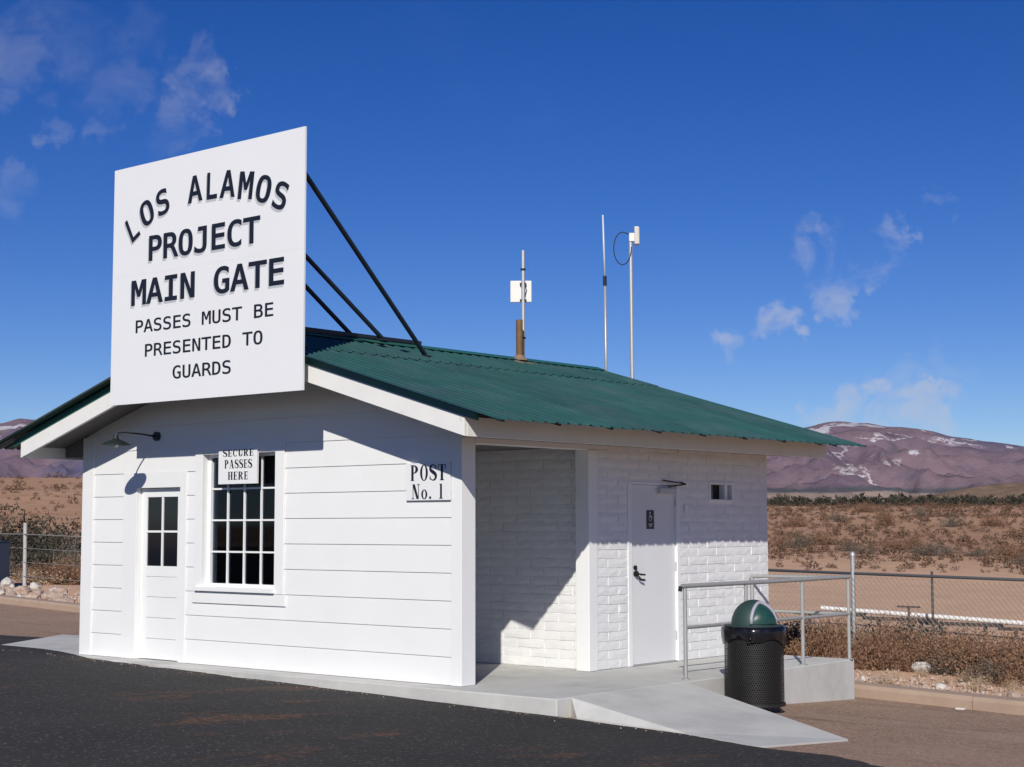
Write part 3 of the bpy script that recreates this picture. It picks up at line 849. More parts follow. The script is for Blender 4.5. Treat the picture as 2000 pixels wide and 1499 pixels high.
# --- high-contrast serif lettering for the two small signs, drawn stroke by stroke
def ellipse_arc(cx, cy, rx, ry, a0, a1, n=18):
    return [(cx+rx*math.cos(R(a0+(a1-a0)*i/n)), cy+ry*math.sin(R(a0+(a1-a0)*i/n))) for i in range(n+1)]
def ring(cx, cy, rx, ry, ix, iy, a0=0, a1=360, n=24):
    o_, i_ = ellipse_arc(cx, cy, rx, ry, a0, a1, n), ellipse_arc(cx, cy, ix, iy, a0, a1, n)
    return ('strip', o_, i_)
def rect(x0, y0, x1, y1): return ('poly', [(x0, y0), (x1, y0), (x1, y1), (x0, y1)])
def ribbon(pts, ws):
    L_, R_ = [], []
    for i, p in enumerate(pts):
        q0, q1 = pts[max(0, i-1)], pts[min(len(pts)-1, i+1)]
        dx, dy = q1[0]-q0[0], q1[1]-q0[1]; l = math.hypot(dx, dy) or 1
        L_.append((p[0]-dy/l*ws[i], p[1]+dx/l*ws[i])); R_.append((p[0]+dy/l*ws[i], p[1]-dx/l*ws[i]))
    return ('strip', L_, R_)
def bez(p0, p1, p2, p3, n=8):
    return [tuple((1-t)**3*a+3*(1-t)**2*t*b+3*(1-t)*t*t*c+t**3*d for a, b, c, d in zip(p0, p1, p2, p3)) for t in [i/n for i in range(n+1)]]
def glyph(ch):
    st, hr = .17, .045
    stem = lambda x: [rect(x, 0, x+st, 1), rect(x-.05, 0, x+st+.05, hr), rect(x-.05, 1-hr, x+st+.05, 1)]
    if ch == 'P': return stem(.05) + [ring(.20, .73, .36, .27, .16, .225, -90, 90)], .6
    if ch == 'R': return stem(.05) + [ring(.20, .75, .34, .25, .15, .205, -90, 90), ('poly', [(.22, .5), (.40, .5), (.60, 0), (.42, 0)])], .64
    if ch == 'O': return [ring(.31, .5, .29, .52, .13, .475)], .62
    if ch == 'o': return [ring(.24, .31, .22, .33, .09, .285)], .48
    if ch == 'C': return [ring(.31, .5, .29, .52, .13, .475, 40, 320), rect(.50, .66, .56, .9)], .6
    if ch == 'U': return [rect(.05, .28, .22, 1), rect(0, 1-hr, .27, 1), rect(.47, .28, .52, 1), rect(.41, 1-hr, .58, 1), ring(.285, .28, .235, .30, .19 - .125, .25, 180, 360)], .58
    if ch == 'S':
        pts = bez((.47, .80), (.42, 1.08), (.06, 1.04), (.07, .74)) + bez((.07, .74), (.09, .55), (.50, .50), (.48, .25))[1:] + bez((.48, .25), (.46, -.06), (.10, -.06), (.05, .24))[1:]
        n = len(pts); ws = [.028 + .085*max(0, math.sin(math.pi*min(1, max(0, (i/(n-1)-.12)/.76))))**1.5 for i in range(n)]
        return [ribbon(pts, ws), rect(.455, .72, .50, .96), rect(.03, .05, .075, .30)], .55
    if ch == 'T': return [rect(.20, 0, .37, 1), rect(.13, 0, .44, hr), rect(0, .955, .57, 1), rect(0, .72, .045, 1), rect(.525, .72, .57, 1)], .57
    if ch == 'N': return [rect(.08, 0, .125, 1), rect(.48, 0, .525, 1), ('poly', [(.05, 1), (.24, 1), (.525, 0), (.36, 0)]), rect(0, 0, .20, hr), rect(.40, 1-hr, .60, 1)], .6
    if ch == 'E': return stem(.05) + [rect(.2, 0, .48, hr), rect(.2, 1-hr, .48, 1), rect(.2, .48, .40, .52), rect(.44, 0, .48, .26), rect(.44, .74, .48, 1), rect(.37, .38, .41, .62)], .52
    if ch == 'A': return [('poly', [(.22, 1), (.40, 1), (.60, 0), (.42, 0)]), ('poly', [(.25, 1), (.29, 1), (.10, 0), (.06, 0)]), rect(.12, .30, .48, .34), rect(0, 0, .17, hr), rect(.36, 0, .66, hr)], .66
    if ch == 'H': return stem(.05) + stem(.40) + [rect(.2, .48, .42, .52)], .63
    if ch == '1': return [rect(.08, 0, .25, 1), rect(0, 0, .33, hr), rect(.02, .955, .25, 1)], .34
    if ch == '.': return [rect(.03, 0, .17, .16)], .2
    return [], .3
def serif_line(body, x0, x1, z0, z1, y, parent, gap=.09):
    pieces, cur = [], 0
    for ch_ in body:
        g_, w_ = glyph(ch_)
        for pc in g_:
            pieces.append((pc[0],) + tuple([(px+cur, py) for px, py in loop] for loop in pc[1:]))
        cur += w_ + gap
    tot = cur-gap; sx = (x1-x0)/tot; sz = z1-z0
    V, Fc = [], []
    for i, pc in enumerate(pieces):
        yy = y - .00022*(i % 9)
        n0 = len(V)
        if pc[0] == 'poly':
            V += [(x0+px*sx, yy, z0+pz*sz) for px, pz in pc[1]]; Fc.append(tuple(range(n0, len(V))))
        else:
            n = len(pc[1])
            V += [(x0+px*sx, yy, z0+pz*sz) for px, pz in pc[1]] + [(x0+px*sx, yy, z0+pz*sz) for px, pz in pc[2]]
            Fc += [(n0+k, n0+k+1, n0+n+k+1, n0+n+k) for k in range(n-1)]
    me = mesh('lettering', V, Fc, BLACKPAINT)
    bm = bmesh.new(); bm.from_mesh(me)
    for f in bm.faces:
        f.normal_update()
        if f.normal.y > 0: f.normal_flip()
    bm.to_mesh(me); bm.free()
    return link(bpy.data.objects.new('lettering', me), parent)
ps = thing('post_sign', (5.9, -.02, 1.835), 'white plaque lettered POST No. 1 at the right end of the front wall', 'sign')
part('board', 5.605, 6.212, -.026, -.005, 1.835, 2.215, WHITE_SIGN, ps, .002)
serif_line('POST', 5.672, 6.160, 2.036, 2.195, -.0285, ps)
serif_line('No.', 5.687, 5.965, 1.850, 2.000, -.0285, ps)
serif_line('1', 6.068, 6.120, 1.850, 2.000, -.0285, ps)
ss = thing('secure_passes_sign', (2.98, -.04, 2.05), 'white board lettered SECURE PASSES HERE hanging over the front window top', 'sign')
part('board', 2.655, 3.315, -.045, -.0145, 2.053, 2.452, WHITE_SIGN, ss, .002)
serif_line('SECURE', 2.735, 3.262, 2.365, 2.443, -.0475, ss)
serif_line('PASSES', 2.765, 3.240, 2.232, 2.328, -.0475, ss)
serif_line('HERE', 2.826, 3.175, 2.102, 2.192, -.0475, ss)
# restroom plate on the side door
rp = thing('restroom_plate', (XW-.02, 3.27, 1.53), 'small dark blue accessible restroom plate on the side door', 'sign')
part('plate', XW-.0248, XW-.020, 3.195, 3.342, 1.535, 1.75, BLUEPL, rp, .001)
px_ = XW-.0195
mbp = MB()
def disc(cy_, cz_, r_, n=12):
    return [(px_, cy_+r_*math.cos(2*math.pi*i/n), cz_+r_*math.sin(2*math.pi*i/n)) for i in range(n)]
mbp.add(disc(3.262, 1.722, .011), [tuple(range(12))])
def quad(p): mbp.add([(px_, a, b_) for a, b_ in p], [(0, 1, 2, 3)])
quad([(3.255, 1.668), (3.269, 1.668), (3.269, 1.706), (3.255, 1.706)])
quad([(3.269, 1.672), (3.292, 1.672), (3.292, 1.682), (3.269, 1.682)])
quad([(3.292, 1.650), (3.302, 1.650), (3.302, 1.682), (3.292, 1.682)])
for i in range(10):
    a0, a1 = R(130+i*25), R(155+i*25)
    quad([(3.268+.028*math.cos(a0), 1.655+.028*math.sin(a0)), (3.268+.028*math.cos(a1), 1.655+.028*math.sin(a1)), (3.268+.021*math.cos(a1), 1.655+.021*math.sin(a1)), (3.268+.021*math.cos(a0), 1.655+.021*math.sin(a0))])
for r0 in range(2):
    for k in range(3 if r0 else 2):
        y0 = 3.235 + k*.026 + (0 if r0 else .013)
        quad([(y0, 1.560+r0*.022), (y0+.018, 1.560+r0*.022), (y0+.018, 1.574+r0*.022), (y0, 1.574+r0*.022)])
mbp.build('symbol', PLASTIC_W, rp)
# gooseneck lamp above the front door
lamp = thing('wall_lamp', (1.472, -.004, 2.65), 'gooseneck barn lamp with round green shade above the front door', 'lamp')
MB().tube([(1.472, .003, 2.648), (1.472, -.035, 2.648)], .055, 16).build('wall_plate', DARKMETAL, lamp, smooth=True, autosmooth=40)
MB().tube([(1.472, -.03, 2.648), (1.472, -.25, 2.665), (1.472, -.48, 2.672), (1.472, -.57, 2.66), (1.472, -.60, 2.63)], .011, 8).build('arm', DARKMETAL, lamp, smooth=True)
MB().lathe([(.0, 2.645), (.026, 2.645), (.03, 2.60), (.06, 2.582), (.12, 2.556), (.172, 2.526), (.177, 2.517), (.170, 2.519), (.117, 2.549), (.055, 2.573), (0, 2.578)], 1.472, -.60, 28).build('shade', LAMPGREEN, lamp, smooth=True, autosmooth=50)
MB().lathe([(0, 2.495), (.02, 2.50), (.033, 2.525), (.028, 2.555), (.015, 2.578)], 1.472, -.60, 14).build('bulb', mat('unlit_bulb_glass', (.7, .7, .66), .2), lamp, smooth=True)

# ------------------------------------------------------------------ antennas
a1 = thing('panel_antenna', (3.245, 4.72, RZ+.03), 'steel mast with square white panel antenna beside the brown roof pipe', 'antenna', 'antenna masts on the roof')
MB().tube([(3.245, 4.72, RZ-.02), (3.245, 4.72, 5.315)], .026, 10).build('mast', GALV, a1, smooth=True, autosmooth=50)
for z in (3.95+.15, 5.04): MB().tube([(3.245, 4.72, z), (3.245, 4.72, z+.025)], .036, 10).build('clamp', DARKMETAL, a1)
vd = Vector((3.245-CAM.x, 4.72-CAM.y, 0)).normalized()
def obox(center, right, half, name, material, parent, bevel=.004):
    right = Vector(right).normalized(); fw = Vector((0, 0, 1)).cross(right)
    vs = []
    for sx in (-1, 1):
        for sy in (-1, 1):
            for sz in (-1, 1):
                vs.append(Vector(center) + right*half[0]*sx + fw*half[1]*sy + Vector((0, 0, half[2]*sz)))
    return MB().add(vs, [(0, 1, 3, 2), (4, 6, 7, 5), (0, 4, 5, 1), (2, 3, 7, 6), (0, 2, 6, 4), (1, 5, 7, 3)]).build(name, material, parent, bevel=bevel)
pr = Vector((vd.y, -vd.x, 0))
pc = Vector((3.245, 4.72, 4.757)) + vd*.06 - pr*.03
obox(pc, pr, (.145, .022, .148), 'panel', PLASTIC_W, a1, .008)
for dz in (.10, -.125):
    obox(Vector((3.245, 4.72, 4.757+dz)) + vd*.012, pr, (.045, .03, .012), 'bracket', DARKMETAL, a1, .002)
MB().tube([pc + pr*.05 - vd*.025 + Vector((0, 0, .09)), pc + pr*.075 - vd*.04 + Vector((0, 0, .02)), pc + pr*.05 - vd*.04 + Vector((0, 0, -.10))], .006, 6).build('cable', BLACKRUB, a1)

a2 = thing('whip_antenna', (3.30, 6.45, 3.2), 'thin tapering whip antenna standing left of the tallest pole mast', 'antenna', 'antenna masts on the roof')
MB().tube([(3.345, 6.47, 2.9), (3.33, 6.47, 5.1)], .020, 8).build('mast', GALV, a2, smooth=True)
MB().tube([(3.33, 6.47, 5.02), (3.328, 6.47, 5.16)], .028, 8).build('coupler', DARKMETAL, a2)
MB().tube([(3.328, 6.47, 5.16), (3.30, 6.47, 6.06)], .017, 8, r2=.012).build('whip', mat('pale_fibreglass', (.55, .60, .66), .4), a2, smooth=True)
MB().box(3.27, 3.42, FYB+.002, 6.46, 2.95, 3.02).box(3.27, 3.42, FYB+.002, 6.46, 3.30, 3.37).build('wall_bracket', GALV, a2)

a3 = thing('pole_antenna', (3.80, 6.47, 3.2), 'steel pole mast with white finned radio unit and looped black cable', 'antenna', 'antenna masts on the roof')
MB().tube([(3.802, 6.47, 2.9), (3.79, 6.47, 5.62)], .028, 10).build('mast', GALV, a3, smooth=True, autosmooth=50)
MB().box(3.73, 3.87, FYB+.002, 6.46, 2.95, 3.02).box(3.73, 3.87, FYB+.002, 6.46, 3.30, 3.37).build('wall_bracket', GALV, a3)
vd3 = Vector((3.79-CAM.x, 6.47-CAM.y, 0)).normalized(); pr3 = Vector((vd3.y, -vd3.x, 0))
t3 = Vector((3.79, 6.47, 5.62))
radio = obox(t3 + pr3*.085 + Vector((0, 0, .07)), pr3, (.03, .085, .125), 'radio_unit', PLASTIC_W, a3, .006)
for k in range(3):
    obox(t3 + pr3*(.065+.028*k) - vd3*.09 + Vector((0, 0, .06)), pr3, (.006, .02, .12), 'fin', mat('grey_radio_fin', (.35, .32, .30), .5), a3, 0)
obox(t3 + pr3*.02 + Vector((0, 0, .05)), pr3, (.04, .04, .06), 'bracket', PLASTIC_W, a3, .004)
loop = []
for i in range(21):
    t = i/20
    ang = R(75 + 290*t)
    loop.append(t3 + pr3*(-.115 + .125*math.cos(ang)) - vd3*.03 + Vector((0, 0, -.11 + .235*math.sin(ang)*(1 if math.sin(ang) > 0 else 1.0))))
MB().tube([t3 + pr3*.0 - vd3*.03 + Vector((0, 0, .085))] + loop, .008, 6).build('cable', BLACKRUB, a3, smooth=True)

# ------------------------------------------------------------------ porch handrail
hr_ = thing('handrail', (7.72, 3.6, 0), 'grey painted pipe handrail along the porch edge behind the trash can', 'railing')
def rail_x(y): return 7.655 + .035*(y-2.0)
tops = [(y, rail_x(y)) for y in (2.0, 3.12, 4.26, 5.28)]
for y, x in tops:
    MB().tube([(x, y, -.003), (x, y, .93)], .021, 12).build('post', RAILM, hr_, smooth=True, autosmooth=50)
    MB().lathe([(.045, -.003), (.045, .006), (.025, .012)], x, y, 12).build('post_base', RAILM, hr_)
def rail_pipe(p, r_=.024, name='rail'):
    MB().tube(p, r_, 12).build(name, RAILM, hr_, smooth=True, autosmooth=50)
rail_pipe([(rail_x(1.95), 1.95, .952), (rail_x(3.6), 3.6, .955), (rail_x(5.30), 5.30, .965)])
for (ya, xa), (yb, xb) in zip(tops, tops[1:]):
    rail_pipe([(xa, ya+.022, .525), (xb, yb-.022, .53)], .019, 'middle_rail')
MB().tube([(rail_x(1.93), 1.93, .95), (rail_x(1.93)-.01, 1.925, .90)], .022, 10).build('end_cap', DARKMETAL, hr_)
rail_pipe([(7.745, 5.285, .955), (6.40, 5.33, .945)], .022)
rail_pipe([(7.745, 5.285, .525), (6.40, 5.33, .525)], .019, 'middle_rail')
MB().tube([(6.42, 5.33, -.003), (6.42, 5.33, .945)], .021, 12).build('post', RAILM, hr_, smooth=True, autosmooth=50)

# ------------------------------------------------------------------ trash can
TX, TY = 8.13, 2.56
TZ = near_z(TX, TY)+.002
can = thing('trash_can', (TX, TY, TZ), 'black wire mesh trash can with green dome lid beside the ramp', 'trash can')
Z0, Z1, TR = TZ+.06, TZ+.86, .305
MB().lathe([(.16, TZ), (.16, TZ+.05), (.20, TZ+.065), (0, TZ+.065)], TX, TY, 24).build('pedestal', CANM, can)
MB().lathe([(0, Z0), (TR-.03, Z0), (TR-.03, Z1-.01)], TX, TY, 40).build('liner', BAG, can, smooth=True, autosmooth=40)
mb = MB()
NH = 84
for s_ in (1, -1):
    for k in range(NH):
        pts = []
        for i in range(13):
            t = i/12; a = 2*math.pi*k/NH + s_*t*1.30
            pts.append((a, Z0 + t*(Z1-Z0-.02)))
        vs = []
        for a, z in pts:
            rr = TR + (.001 if s_ > 0 else -.002)
            da = .0050/TR
            vs += [(TX+rr*math.cos(a-da), TY+rr*math.sin(a-da), z), (TX+rr*math.cos(a+da), TY+rr*math.sin(a+da), z)]
        mb.add(vs, [(2*i, 2*i+1, 2*i+3, 2*i+2) for i in range(12)])
tag(mb.build('mesh_body', CANM, can), 'black expanded metal mesh wall of the can')
for z in (Z0, Z1-.02):
    MB().lathe([(TR-.008, z), (TR+.014, z), (TR+.016, z+.012), (TR+.014, z+.026), (TR-.008, z+.026), (TR-.008, z)], TX, TY, 48).build('rim', CANM, can, smooth=True, autosmooth=50)
# bag folded over the rim
bm_ = MB(); prof_n = 72
vs = []
for i, (dr, z) in enumerate(((.002, Z1+.012), (.022, Z1+.010), (.026, Z1-.04), (.024, Z1-.10), (.020, None))):
    for j in range(prof_n):
        a = 2*math.pi*j/prof_n
        wv = .006*math.sin(a*11)+.004*math.sin(a*23+1)
        zz = z if z is not None else Z1 - .13 - .035*math.sin(a*2+.6) - .02*math.sin(a*5) - .03*max(0, math.cos(a+1.0))**8
        rr = TR + dr + (wv if i in (2, 3) else wv*.3)
        vs.append((TX+rr*math.cos(a), TY+rr*math.sin(a), zz))
fs = []
for i in range(4):
    for j in range(prof_n): fs.append((i*prof_n+j, i*prof_n+(j+1) % prof_n, (i+1)*prof_n+(j+1) % prof_n, (i+1)*prof_n+j))
bm_.add(vs, fs).build('bag', BAG, can, smooth=True)
# knotted tail of the bag hanging in front
fa = math.atan2(CAM.y-TY, CAM.x-TX)
kn = MB()
for j, (da, dz, r_) in enumerate(((.0, -.10, .022), (.05, -.13, .018), (-.06, -.14, .016))):
    c = Vector((TX+(TR+.03)*math.cos(fa+da-.1), TY+(TR+.03)*math.sin(fa+da-.1), Z1+dz))
    kn.add([c+Vector((r_*math.cos(t)*math.cos(p), r_*math.sin(t)*math.cos(p), r_*.8*math.sin(p)))*(1+.25*math.sin(3*t+j)) for p in (-1.2, -.6, 0, .6, 1.2) for t in [i*math.pi/4 for i in range(8)]],
       [(a*8+b_, a*8+(b_+1) % 8, (a+1)*8+(b_+1) % 8, (a+1)*8+b_) for a in range(4) for b_ in range(8)])
kn.build('bag_knot', BAG, can, smooth=True)
# dome lid with arched opening facing right of the camera
DR, DZ0 = .232, Z1+.012
prof = [(DR+.075, DZ0-.004), (DR+.075, DZ0+.008), (DR+.01, DZ0+.012)] + [(DR*math.cos(R(t)), DZ0+.014+.255*math.sin(R(t))) for t in range(0, 90, 9)] + [(0.0, DZ0+.269)]
lid = MB().lathe(prof, TX, TY, 40).build('dome_lid', LIDM, can, smooth=True, autosmooth=60)
oa = fa + .62
def dome_pt(a, el, off): return Vector((TX+(DR+off)*math.cos(R(el))*math.cos(a), TY+(DR+off)*math.cos(R(el))*math.sin(a), DZ0+.014+(.255+off)*math.sin(R(el))))
def arch_pt(t, off):
    # arch outline across the dome, t in 0..1
    u = math.pi*t
    return dome_pt(oa - .72*math.cos(u), 3 + 58*math.sin(u)**.8, off)
MB().tube([arch_pt(i/24, .006) for i in range(25)], .019, 8).build('opening_rim', LIDEDGE, lid, smooth=True)
vs, fs = [], []
for i in range(25):
    for k in range(7):
        p = arch_pt(i/24, .002); q = arch_pt(.5, .0); base = dome_pt(oa - .72*math.cos(math.pi*i/24)*1.0, 3, .012)
        top = p
        t = k/6
        pp = base.lerp(top, t); 
        vs.append(pp + Vector((math.cos(oa), math.sin(oa), 0))*(.045*math.sin(math.pi*t)*math.sin(math.pi*i/24)))
for i in range(24):
    for k in range(6): fs.append((i*7+k, i*7+k+1, (i+1)*7+k+1, (i+1)*7+k))
flap = MB().add(vs, fs).build('flap', mat('green_plastic_flap', (.012, .055, .046), .4, var=.3, vscale=16), lid, smooth=True)

# ------------------------------------------------------------------ fences
def fence_y(x): return 10.25 - .047*x
fen = thing('chain_link_fence', (6.0, fence_y(6), terr(6, 10)), 'low galvanized chain link fence behind the kerb right of the building', 'fence')
fx0, fx1 = -1.0, 16.0
def ftop(x): return near_z(x, 10)+.1+1.15
for x in (5.32, 2.3, -.7, 8.62+3.0, 14.6):
    zt = ftop(x) + (.30 if abs(x-5.32) < .01 else .05)
    MB().tube([(x, fence_y(x), terr(x, fence_y(x))-.3), (x, fence_y(x), zt)], .033 if abs(x-5.32) < .01 else .024, 10).build('post', GALV, fen, smooth=True, autosmooth=50)
    MB().lathe([(.04, zt-.005), (.04, zt+.03), (.02, zt+.06), (0, zt+.065)], x, fence_y(x), 10).build('post_cap', GALV, fen, smooth=True)
MB().tube([(fx0, fence_y(fx0), ftop(fx0)), (fx1, fence_y(fx1), ftop(fx1))], .022, 8).build('top_rail', mat('dull_dark_rail', (.13, .14, .15), .5, .4), fen, smooth=True)
mb = MB()
HM = 1.10; PIT = .085
def wire(xa, za, xb, zb_, yo):
    def P(x, h): return Vector((x, fence_y(x)-.03+yo, ftop(x)-HM+h))
    a, b_ = P(xa, za), P(xb, zb_); w = .0034
    mb.add([a+Vector((w, 0, w)), a+Vector((-w, 0, -w)), a+Vector((0, -w*1.4, 0)), b_+Vector((w, 0, w)), b_+Vector((-w, 0, -w)), b_+Vector((0, -w*1.4, 0))], [(0, 1, 4, 3), (1, 2, 5, 4), (2, 0, 3, 5)])
x = fx0 - HM
while x < fx1:
    for s_ in (1, -1):
        xa, za, xb, zb_ = (x, 0, x+HM*.95, HM) if s_ == 1 else (x+HM*.95, 0, x, HM)
        t0, t1 = 0, 1
        wire(xa, za, xb, zb_, .002*s_)
    x += PIT
tag(mb.build('wire_mesh', mat('chain_wire', (.22, .20, .185), .5, .4), fen), 'woven chain link wire', kind='stuff')
lf = thing('wire_fence', (-18.2, 11.1, terr(-18.2, 11.1)), 'wire fence with pale post at the far left behind the rocks', 'fence')
for x, ht in ((-18.25, 1.58), (-23.2, 1.4), (-13.0, 1.4)):
    y = fence_y(x)
    MB().tube([(x, y, terr(x, y)-.1), (x-.03, y, near_z(x, y)+.08+ht)], .05, 8).build('post', mat('pale_weathered_post', (.42, .41, .40), .7, var=.2, vscale=8), lf, smooth=True, autosmooth=60)
for h_ in (1.30, .95, .6, .25):
    MB().tube([(-40, fence_y(-40), near_z(-40, 12)+.08+h_), (-18.25, fence_y(-18.25)-.04, near_z(-18.2, 11)+.08+h_), (-6, fence_y(-6), near_z(-6, 10.5)+.08+h_)], .014 if h_ == 1.30 else .007, 6).build('wire', mat('fence_wire', (.33, .32, .31), .5, .5), lf)

# white ribbed pipe on low supports beyond the fence
def on_plane_y(px, py, y):
    d = ray(px, py); t = (y-CAM.y)/d.y; return CAM + d*t
PYY = 15.2
pa, pb = on_plane_y(1605, 1188, PYY), on_plane_y(2000, 1218, PYY)
pipe = thing('ribbed_pipe', ((pa.x+pb.x)/2, PYY, terr((pa.x+pb.x)/2, PYY)), 'long white ribbed pipe on low metal stands beyond the chain link fence', 'pipe')
dirp = (pb-pa)
NRIB = 150; tot = 2.2
prof, k = [], 10
pts_r = []
for i in range(NRIB*4):
    t = i/(NRIB*4-1)
    pts_r.append((pa + dirp*(t*tot), .041 + .006*(1 if i % 4 < 2 else 0)))
vs, fs = [], []
dn = dirp.normalized(); aa = dn.cross(Vector((0, 0, 1))).normalized(); bb = aa.cross(dn)
for p, r_ in pts_r:
    for j in range(k):
        a = 2*math.pi*j/k; vs.append(p + aa*(r_*math.cos(a)) + bb*(r_*math.sin(a)))
for i in range(len(pts_r)-1):
    for j in range(k): fs.append((i*k+j, i*k+(j+1) % k, (i+1)*k+(j+1) % k, (i+1)*k+j))
fs.append(tuple(range(k))); fs.append(tuple((len(pts_r)-1)*k+j for j in range(k)))
MB().add(vs, fs).build('pipe', mat('white_pvc', (.74, .73, .70), .5, var=.05), pipe, smooth=True, autosmooth=40)
STAND = mat('rusty_dark_stand', (.06, .05, .045), .7)
for px in (1620, 1757, 1880, 2030):
    p = on_plane_y(px, 1188 + (px-1605)*30/395, PYY)
    gz = terr(p.x, PYY)
    st_ = MB()
    for dx in (-.42, .42): st_.tube([(p.x+dx, PYY, gz-.2), (p.x+dx, PYY, p.z-.08)], .035, 6)
    st_.box(p.x-.72, p.x+.72, PYY-.06, PYY+.06, p.z-.125, p.z-.07)
    st_.build('stand', STAND, pipe)
for px, up in ((1775, .13), (1822, .75)):
    p = on_plane_y(px, 1200, PYY-.6)
    gz = terr(p.x, PYY-.6)
    mbq = MB().tube([(p.x, PYY-.6, gz-.2), (p.x, PYY-.6, p.z+up)], .022, 6)
    if up < .5: mbq.tube([(p.x-.22, PYY-.6, p.z+up), (p.x+.22, PYY-.6, p.z+up)], .018, 6)
    o = mbq.build('marker_post', STAND)
    tag(o, 'short rusty T-shaped marker post in front of the white pipe' if up < .5 else 'tall thin rusty stake in front of the white pipe', 'post')

# dark blue cabinet cut by the left frame edge
cp = on_plane_y(-18, 1130, 10.2)
cz = terr(cp.x, 10.2)
cab = thing('utility_cabinet', (cp.x, 10.2, cz), 'dark blue utility cabinet at the left edge of the view', 'cabinet')
part('body', cp.x-.35, cp.x+.34, 10.0, 10.5, cz-.05, cz+1.08, mat('dark_blue_cabinet', (.02, .03, .055), .5), cab, .02)
part('lid', cp.x-.37, cp.x+.36, 9.98, 10.52, cz+1.081, cz+1.12, mat('dark_blue_cabinet', (.02, .03, .055), .5), cab, .01)
part('door', cp.x-.30, cp.x+.29, 9.985, 9.999, cz+.08, cz+1.0, mat('dark_blue_cabinet', (.02, .03, .055), .5), cab, .004)

# ------------------------------------------------------------------ rocks
ROCKM = mat('pale_pinkish_rock', (.45, .34, .27), .9, var=.25, vscale=6, bump=.01, bscale=30, color2=(.30, .22, .18), c2scale=5, c2lo=.4, c2hi=.7)
ROCKM2 = mat('grey_white_rock', (.52, .49, .45), .9, var=.2, vscale=6, bump=.01, bscale=30)
def rock_mesh(seed, material):
    rr = random.Random(seed)
    bm = bmesh.new(); bmesh.ops.create_icosphere(bm, subdivisions=2, radius=1)
    off = Vector((rr.uniform(0, 50), rr.uniform(0, 50), 0))
    sx, sy, sz = rr.uniform(.8, 1.25), rr.uniform(.7, 1.1), rr.uniform(.5, .8)
    for v in bm.verts:
        k_ = 1 + .38*noise.noise(v.co*1.3+off) + .15*noise.noise(v.co*3+off)
        v.co = Vector((v.co.x*sx, v.co.y*sy, v.co.z*sz))*k_
    me = bpy.data.meshes.new('rock'); bm.to_mesh(me); bm.free(); me.materials.append(material); return me
rock_meshes = [rock_mesh(s_, ROCKM if s_ % 4 else ROCKM2) for s_ in range(8)]
rr = random.Random(21)
def put_rock(x, y, s, label, group):
    o = bpy.data.objects.new('rock', rr.choice(rock_meshes)); col.objects.link(o)
    o.location = (x, y, terr(x, y)-.02 + s*.25); o.scale = (s, s, s); o.rotation_euler = (rr.uniform(-.3, .3), rr.uniform(-.3, .3), rr.uniform(0, 6.28))
    tag(o, label, 'rock', group)
for i in range(95):
    x = rr.uniform(6.0, 12.5); y = kerb_y(x) + .40 + abs(rr.gauss(0, .45))
    put_rock(x, y, rr.uniform(.035, .10), 'pale pinkish rock in the rubble strip behind the right-hand kerb', 'rocks behind the right kerb')
for i in range(75):
    x = rr.uniform(-19, -9.5); y = kerb_y(x) + .5 + abs(rr.gauss(0, .9))
    put_rock(x, y, rr.uniform(.08, .20), 'pale tan rock in the rubble strip behind the left-hand kerb', 'rocks behind the left kerb')
x = 7.02; y = 8.0
bp_ = on_plane_y(1800, 1310, 8.3)
o = bpy.data.objects.new('boulder', rock_mesh(33, ROCKM2)); col.objects.link(o); o.location = (bp_.x, 8.3, terr(bp_.x, 8.3)+.03); o.scale = (.12, .11, .13)
tag(o, 'whitish boulder half hidden in the brown bushes behind the kerb', 'rock')
bl = on_plane_y(13, 1150, 10.3)
o = bpy.data.objects.new('boulder', rock_mesh(35, ROCKM2)); col.objects.link(o); o.location = (bl.x, 10.3, terr(bl.x, 10.3)+.08); o.scale = (.17, .16, .26)
tag(o, 'large pale boulder at the far left beside the blue cabinet', 'rock')
# gravel scattered over the rubble strips
mb = MB()
for i in range(2600):
    if i % 2: x = rr.uniform(5.8, 13); y = kerb_y(x)+.36+abs(rr.gauss(0, .8)); s = rr.uniform(.012, .04)
    else: x = rr.uniform(-24, -9); y = kerb_y(x)+.36+abs(rr.gauss(0, 1.0)); s = rr.uniform(.02, .07)
    z = terr(x, y)
    pts = [Vector((x+s*rr.uniform(.6, 1.2)*math.cos(a), y+s*rr.uniform(.6, 1.2)*math.sin(a), z-.01)) for a in (0, 1.57, 3.14, 4.71)] + [Vector((x+rr.uniform(-.3, .3)*s, y+rr.uniform(-.3, .3)*s, z+s*rr.uniform(.6, 1.1)))]
    mb.add(pts, [(0, 1, 4), (1, 2, 4), (2, 3, 4), (3, 0, 4)])
for i in range(260):
    x = rr.uniform(-1.5, 9.6)
    if i % 3: y = -.33 - abs(rr.gauss(0, .10)) - (.07*(x-8) if x > 8 else 0); s = rr.uniform(.004, .013)
    else: y = rr.uniform(-3.5, -.5); s = rr.uniform(.003, .007)
    z = near_z(x, y)+.014
    pts = [Vector((x+s*rr.uniform(.6, 1.2)*math.cos(a), y+s*rr.uniform(.6, 1.2)*math.sin(a), z-.002)) for a in (0, 1.57, 3.14, 4.71)] + [Vector((x, y, z+s*rr.uniform(.5, 1)))]
    mb.add(pts, [(0, 1, 4), (1, 2, 4), (2, 3, 4), (3, 0, 4)])
tag(mb.build('gravel', ROCKM), 'pale gravel strewn behind the kerb and along the slab edge', 'gravel', kind='stuff')
